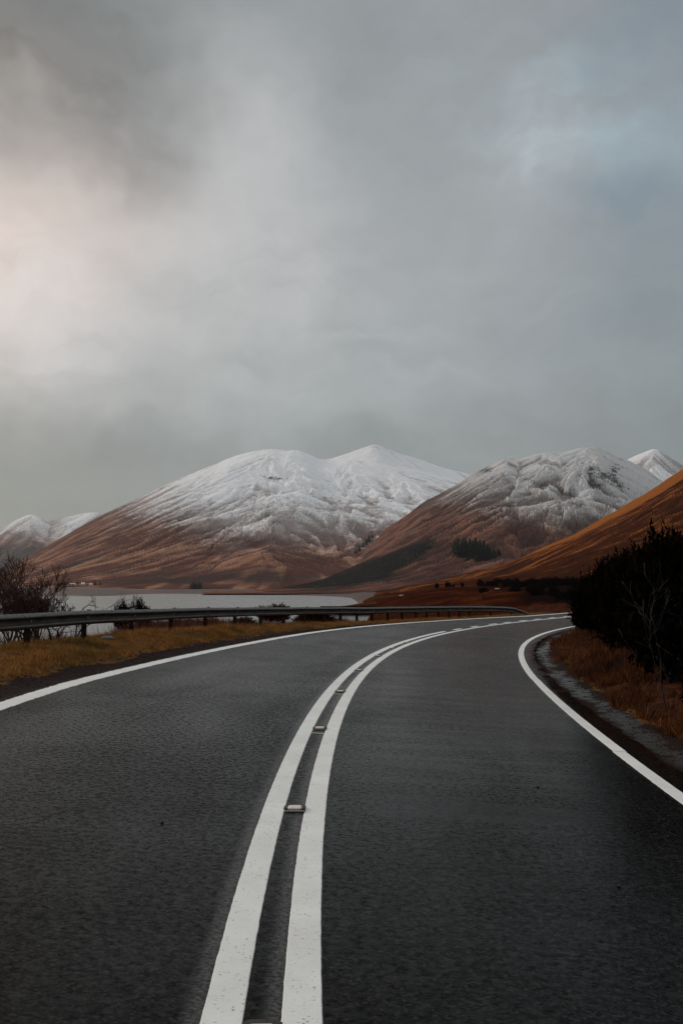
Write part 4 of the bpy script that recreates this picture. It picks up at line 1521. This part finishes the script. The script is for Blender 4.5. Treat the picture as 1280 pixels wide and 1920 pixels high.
# red bracken mound at the end of the barrier
mx, my = at_y(1032, 1140, 67)[:2]
n_ = 40
gx_, gy_ = np.meshgrid(np.linspace(-4.5, 5.5, n_ * 2), np.linspace(-3, 3, n_), indexing='ij')
hz = np.exp(-(gx_ / 2.0) ** 4 * 0.5 - (gy_ / 1.7) ** 2) * 0.62 * (1 + 0.25 * (fbm(gx_ * 1.2, gy_ * 1.2, 14, 4) - 0.5))
gzm = ground_z(gx_ + mx, gy_ + my)
o = obj('mound', mesh_np('mound', np.stack([gx_ + mx, gy_ + my, np.maximum(gzm, -0.15) - 0.08 + hz], -1), grid_faces(*gx_.shape)), mat_ground)
for nm, vv in (('zone', 2.0), ('wet', 0.0)):
    a = o.data.attributes.new(nm, 'FLOAT', 'POINT')
    a.data.foreach_set('value', np.full(len(o.data.vertices), vv, np.float32))
tag(o, 'rounded red bracken mound where the barrier ends', 'mound', kind='structure')
r3 = np.random.default_rng(33)
ii = r3.integers(0, gx_.size, 9000)
pm = np.stack([(gx_ + mx).ravel()[ii] + r3.normal(0, .06, 9000), (gy_ + my).ravel()[ii] + r3.normal(0, .06, 9000), (np.maximum(gzm, -0.15) - 0.08 + hz).ravel()[ii]], -1)
mat_mb = blade_material('red_bracken', (0.14, 0.026, 0.008), (0.26, 0.055, 0.014), (0.10, 0.022, 0.008))
pm = pm[hz.ravel()[ii] > 0.05]
blades('bracken', pm, 0.06, 0.24, 0.02, mat_mb, 0.8, 'red dead bracken covering the mound at the end of the barrier', 'bracken')

# ------------------------------------------------------------------ conifers and buildings far off
mat_con, T, p = new_mat('dark_spruce')
t = T.attr('tint')
T.put(p.inputs['Base Color'], T.mix(t, (0.010, 0.014, 0.011), (0.028, 0.034, 0.026)))
p.inputs['Roughness'].default_value = 0.9
p.inputs['Specular IOR Level'].default_value = 0.05


def conifer_mesh(seed):
    r_ = np.random.default_rng(seed)
    Vs, tint = [], []
    nl = 15
    for l_ in range(nl):
        z = 0.06 + 0.92 * l_ / nl
        rad = 0.23 * (1 - z) ** 0.8 * (0.8 + 0.4 * r_.random()) + 0.012
        nb_ = 11
        for b_ in range(nb_):
            a = 2 * np.pi * (b_ + r_.random()) / nb_
            rr_ = rad * (0.7 + 0.5 * r_.random())
            c_, s_ = math.cos(a), math.sin(a)
            w = rr_ * 0.42
            base = np.array([0, 0, z + 0.035])
            tip = np.array([c_ * rr_, s_ * rr_, z - 0.05 - 0.03 * r_.random()])
            mid = base * 0.45 + tip * 0.55
            sd = np.array([-s_, c_, 0]) * w
            Vs += [base, mid + sd, tip, base, tip, mid - sd + np.array([0, 0, -0.01])]
            tint += [r_.random()] * 6
    V = np.array(Vs)
    return mesh_np('crown', V, np.arange(len(V)).reshape(-1, 3), False, {'tint': tint})


cproto = [conifer_mesh(300 + i_) for i_ in range(4)]
tb = Tube()
tb.add([(0, 0, -0.05), (0, 0, 0.4), (0, 0, 0.92)], [0.022, 0.016, 0.004], 6)
me_trunk = tb.mesh('trunk')


def conifer(t, px, py, hpx, wfac, i_, label, group):
    P = on_terrain(t, px, py)
    h = hpx / F * P[1]
    e = empty('conifer_tree', tuple(P), i_ * 1.7)
    tag(e, label, 'conifer', group)
    cr_ = obj('crown', cproto[i_ % 4], mat_con, e)
    vv = 0.75 + 0.5 * ((i_ * 0.618) % 1.0)
    cr_.scale = (h * wfac * vv, h * wfac * (1.4 - 0.4 * vv), h)
    e.rotation_euler = (0.05 * math.sin(i_ * 3.1), 0.05 * math.cos(i_ * 2.3), i_ * 1.7)
    tr = obj('trunk', me_trunk, mat_bark, e)
    tr.scale = (h, h, h)


g1_ = [(850, 1037, 27), (857, 1040, 33), (864, 1041, 30), (868, 1034, 28), (873, 1042, 38), (880, 1043, 36), (886, 1046, 36), (892, 1047, 42), (899, 1049, 40), (905, 1050, 38), (897, 1042, 32), (911, 1049, 32), (918, 1048, 24), (925, 1047, 24), (932, 1047, 20), (937, 1046, 14)]
order = ['first', 'second', 'third', 'fourth', 'fifth', 'sixth', 'seventh', 'eighth', 'ninth', 'tenth', 'eleventh', 'twelfth', 'thirteenth', 'fourteenth', 'fifteenth', 'last']
for i_, (a, b, h) in enumerate(g1_):
    conifer(right_mt, a, b, h, 1.75, i_, f'{order[i_]} spruce from the left in the dark stand on the brown flank', 'spruce stand on the brown flank')
g2_ = [(652, 1049, 14), (659, 1048, 18), (666, 1046, 20), (673, 1041, 20), (680, 1034, 20), (686, 1028, 20), (691, 1022, 20), (697, 1016, 15)]
order2 = ['lowest', 'second lowest', 'third lowest', 'fourth lowest', 'fifth lowest', 'third highest', 'second highest', 'highest']
for i_, (a, b, h) in enumerate(g2_):
    conifer(right_mt, a, b, h, 1.5, i_, f'{order2[i_]} spruce in the small row climbing the mountain edge', 'spruce row on the mountain edge')
g3_ = [(357, 1103, 12), (362, 1103.5, 15), (367, 1103.5, 16), (372, 1103.5, 15), (377, 1103, 13)]
order3 = ['leftmost', 'second from left', 'middle', 'second from right', 'rightmost']
for i_, (a, b, h) in enumerate(g3_):
    conifer(main_mt, a, b, h, 1.7, i_, f'{order3[i_]} tree of the small dark clump on the far shore', 'clump on the far shore')
g4_ = [(134, 1096, 8, 'small conifer left of the white cottages across the loch'), (146, 1096.5, 7, 'small conifer just behind the white cottages across the loch'), (177, 1096.5, 10, 'taller conifer right of the white cottages across the loch'), (181, 1097, 9, 'middle conifer of three right of the white cottages'), (189, 1097, 9, 'conifer farthest right of the white cottages')]
for i_, (a, b, h, lab) in enumerate(g4_):
    conifer(main_mt, a, b, h, 1.2, i_, lab, 'conifers by the cottages')

mat_wall = simple_mat('white_harling', (0.78, 0.77, 0.74), 0.85, 0, 0.06, 3)
mat_slate = simple_mat('slate_roof', (0.22, 0.21, 0.21), 0.6, 0, 0.2, 3)
mat_pane = simple_mat('dark_window', (0.02, 0.022, 0.025), 0.15, 0, 0.2, 3)


def cottage(P, L, Wd, h, rz, label, pale_roof=False):
    e = empty('cottage', tuple(P), rz)
    tag(e, label, 'house', 'white cottages across the loch')
    V = [(-L, -Wd, -1), (L, -Wd, -1), (L, Wd, -1), (-L, Wd, -1), (-L, -Wd, h), (L, -Wd, h), (L, Wd, h), (-L, Wd, h), (-L, 0, h + Wd * 0.8), (L, 0, h + Wd * 0.8)]
    Fc = [(0, 1, 5, 4), (1, 2, 6, 9, 5), (2, 3, 7, 6), (3, 0, 4, 8, 7), (4, 5, 9, 8), (6, 7, 8, 9)]
    obj('wall', mesh_np('wall', V, Fc, False), mat_wall, e)
    o_ = 0.25
    rt = h + Wd * 0.8 + 0.12
    V = [(-L - o_, -Wd - o_, h - 0.1), (L + o_, -Wd - o_, h - 0.1), (L + o_, 0, rt), (-L - o_, 0, rt), (L + o_, Wd + o_, h - 0.1), (-L - o_, Wd + o_, h - 0.1)]
    V += [(a, b, c_ + 0.12) for a, b, c_ in V]
    Fc = [(6, 7, 8, 9), (9, 8, 10, 11), (0, 3, 2, 1), (3, 5, 4, 2), (0, 1, 7, 6), (5, 11, 10, 4), (1, 2, 8, 7), (2, 4, 10, 8), (0, 6, 9, 3), (3, 9, 11, 5)]
    rf = obj('roof', mesh_np('roof', V, Fc, False), mat_wall if pale_roof else mat_slate, e)
    ch = obj('chimney', mesh_np('chimney', *box(-L + 0.2, -L + 0.9, -0.4, 0.4, rt - 0.5, rt + 1.0), smooth=False), mat_wall, rf)
    for wx in (-0.55, 0.0, 0.55):
        obj('window' if wx else 'door', mesh_np('window', *box(wx * L - 0.5, wx * L + 0.5, -Wd - 0.06, -Wd + 0.03, 0.9 if wx else 0.0, 2.1), smooth=False), mat_pane, e)


cottage(on_terrain(main_mt, 157, 1097.5), 2.6, 2.2, 2.9, 0.1, 'tall white gable cottage in the middle of the three across the loch', True)
cottage(on_terrain(main_mt, 137, 1097.5), 4.6, 2.0, 1.5, -0.1, 'long low white cottage, leftmost of the three across the loch', True)
cottage(on_terrain(main_mt, 171, 1098), 2.4, 1.8, 1.4, 0.05, 'small low white cottage, rightmost of the three across the loch', True)

# scrub birches on the moor
mat_scrub = simple_mat('purple_brown_scrub', (0.018, 0.010, 0.008), 0.9, 0, 0.4, 3)
sc_spots = [(818, 1101, 11), (838, 1100, 12), (848, 1100, 7), (864, 1099, 9), (900, 1099, 16), (925, 1100, 20), (948, 1099, 18), (972, 1101, 22), (995, 1099, 20), (1018, 1102, 26), (1040, 1100, 24), (1062, 1104, 30), (960, 1112, 20), (1000, 1116, 24), (1035, 1120, 26), (1060, 1124, 28), (905, 1112, 14)]
ordm = ['first', 'second', 'third', 'fourth', 'fifth', 'sixth', 'seventh', 'eighth', 'ninth', 'tenth', 'eleventh', 'twelfth']
for i_, (a, b, h) in enumerate(sc_spots):
    P = on_terrain(moor, a, b)
    hh_ = h / F * P[1]
    lab = f'{ordm[i_]} small dark scrub tree from the left along the top of the moor' if i_ < 12 else f'{ordm[i_ - 12]} dark scrub clump low on the moor, counted towards the bushes'
    gorse('scrub_tree', (P[0], P[1], P[2] - 0.12 * hh_), hh_ * (0.42 if i_ < 4 else 0.85), hh_ * 0.6, hh_ * (0.9 if i_ < 4 else 0.8), 4 + i_ % 2, i_ * 1.9, lab, 'scrub on the moor', 'tree', mat_scrub)
me_b2 = stone_mesh('pale_boulder', 9)
mat_pale = simple_mat('pale_quartz_rock', (0.42, 0.40, 0.37), 0.8, 0, 0.2, 3)
for (a, b, w, lab) in [(930, 1104, 5, 'pale flat rock on the dark moor, the larger one'), (1010, 1106, 4, 'pale flat rock on the dark moor nearer the bushes'), (842, 1109, 1.2, 'small pale stone on the red moor'), (751, 1109, 5, 'pale rock patch at the shore end of the moor')]:
    P = on_terrain(moor, a, b)
    w_m = w / F * P[1]
    o = obj('boulder', me_b2, mat_pale, None, (P[0], P[1] - 0.5, P[2] + w_m * 0.08))
    o.scale = (w_m, w_m * 0.6, w_m * 0.26)
    tag(o, lab, 'rock', 'pale rocks on the moor')

# ------------------------------------------------------------------ haze
mh = bpy.data.materials.new('haze_air')
mh.use_nodes = True
T = NT(mh.node_tree)
out = T.n('ShaderNodeOutputMaterial')
pv = T.n('ShaderNodeVolumePrincipled')
pv.inputs['Color'].default_value = (0.86, 0.90, 0.93, 1)
pv.inputs['Density'].default_value = 3.0e-5
pv.inputs['Anisotropy'].default_value = 0.2
T.put(out.inputs['Volume'], pv.outputs[0])
bV = [(x, y, z) for z in (-13.5, 760.0) for (x, y) in ((-12500, -12500), (12500, -12500), (12500, 12500), (-12500, 12500))]
bF = [(0, 3, 2, 1), (4, 5, 6, 7), (0, 1, 5, 4), (1, 2, 6, 5), (2, 3, 7, 6), (3, 0, 4, 7)]
hz_o = obj('haze', mesh_np('haze', bV, bF, False), mh)
tag(hz_o, 'thin grey haze softening the far mountains', 'haze', kind='stuff')
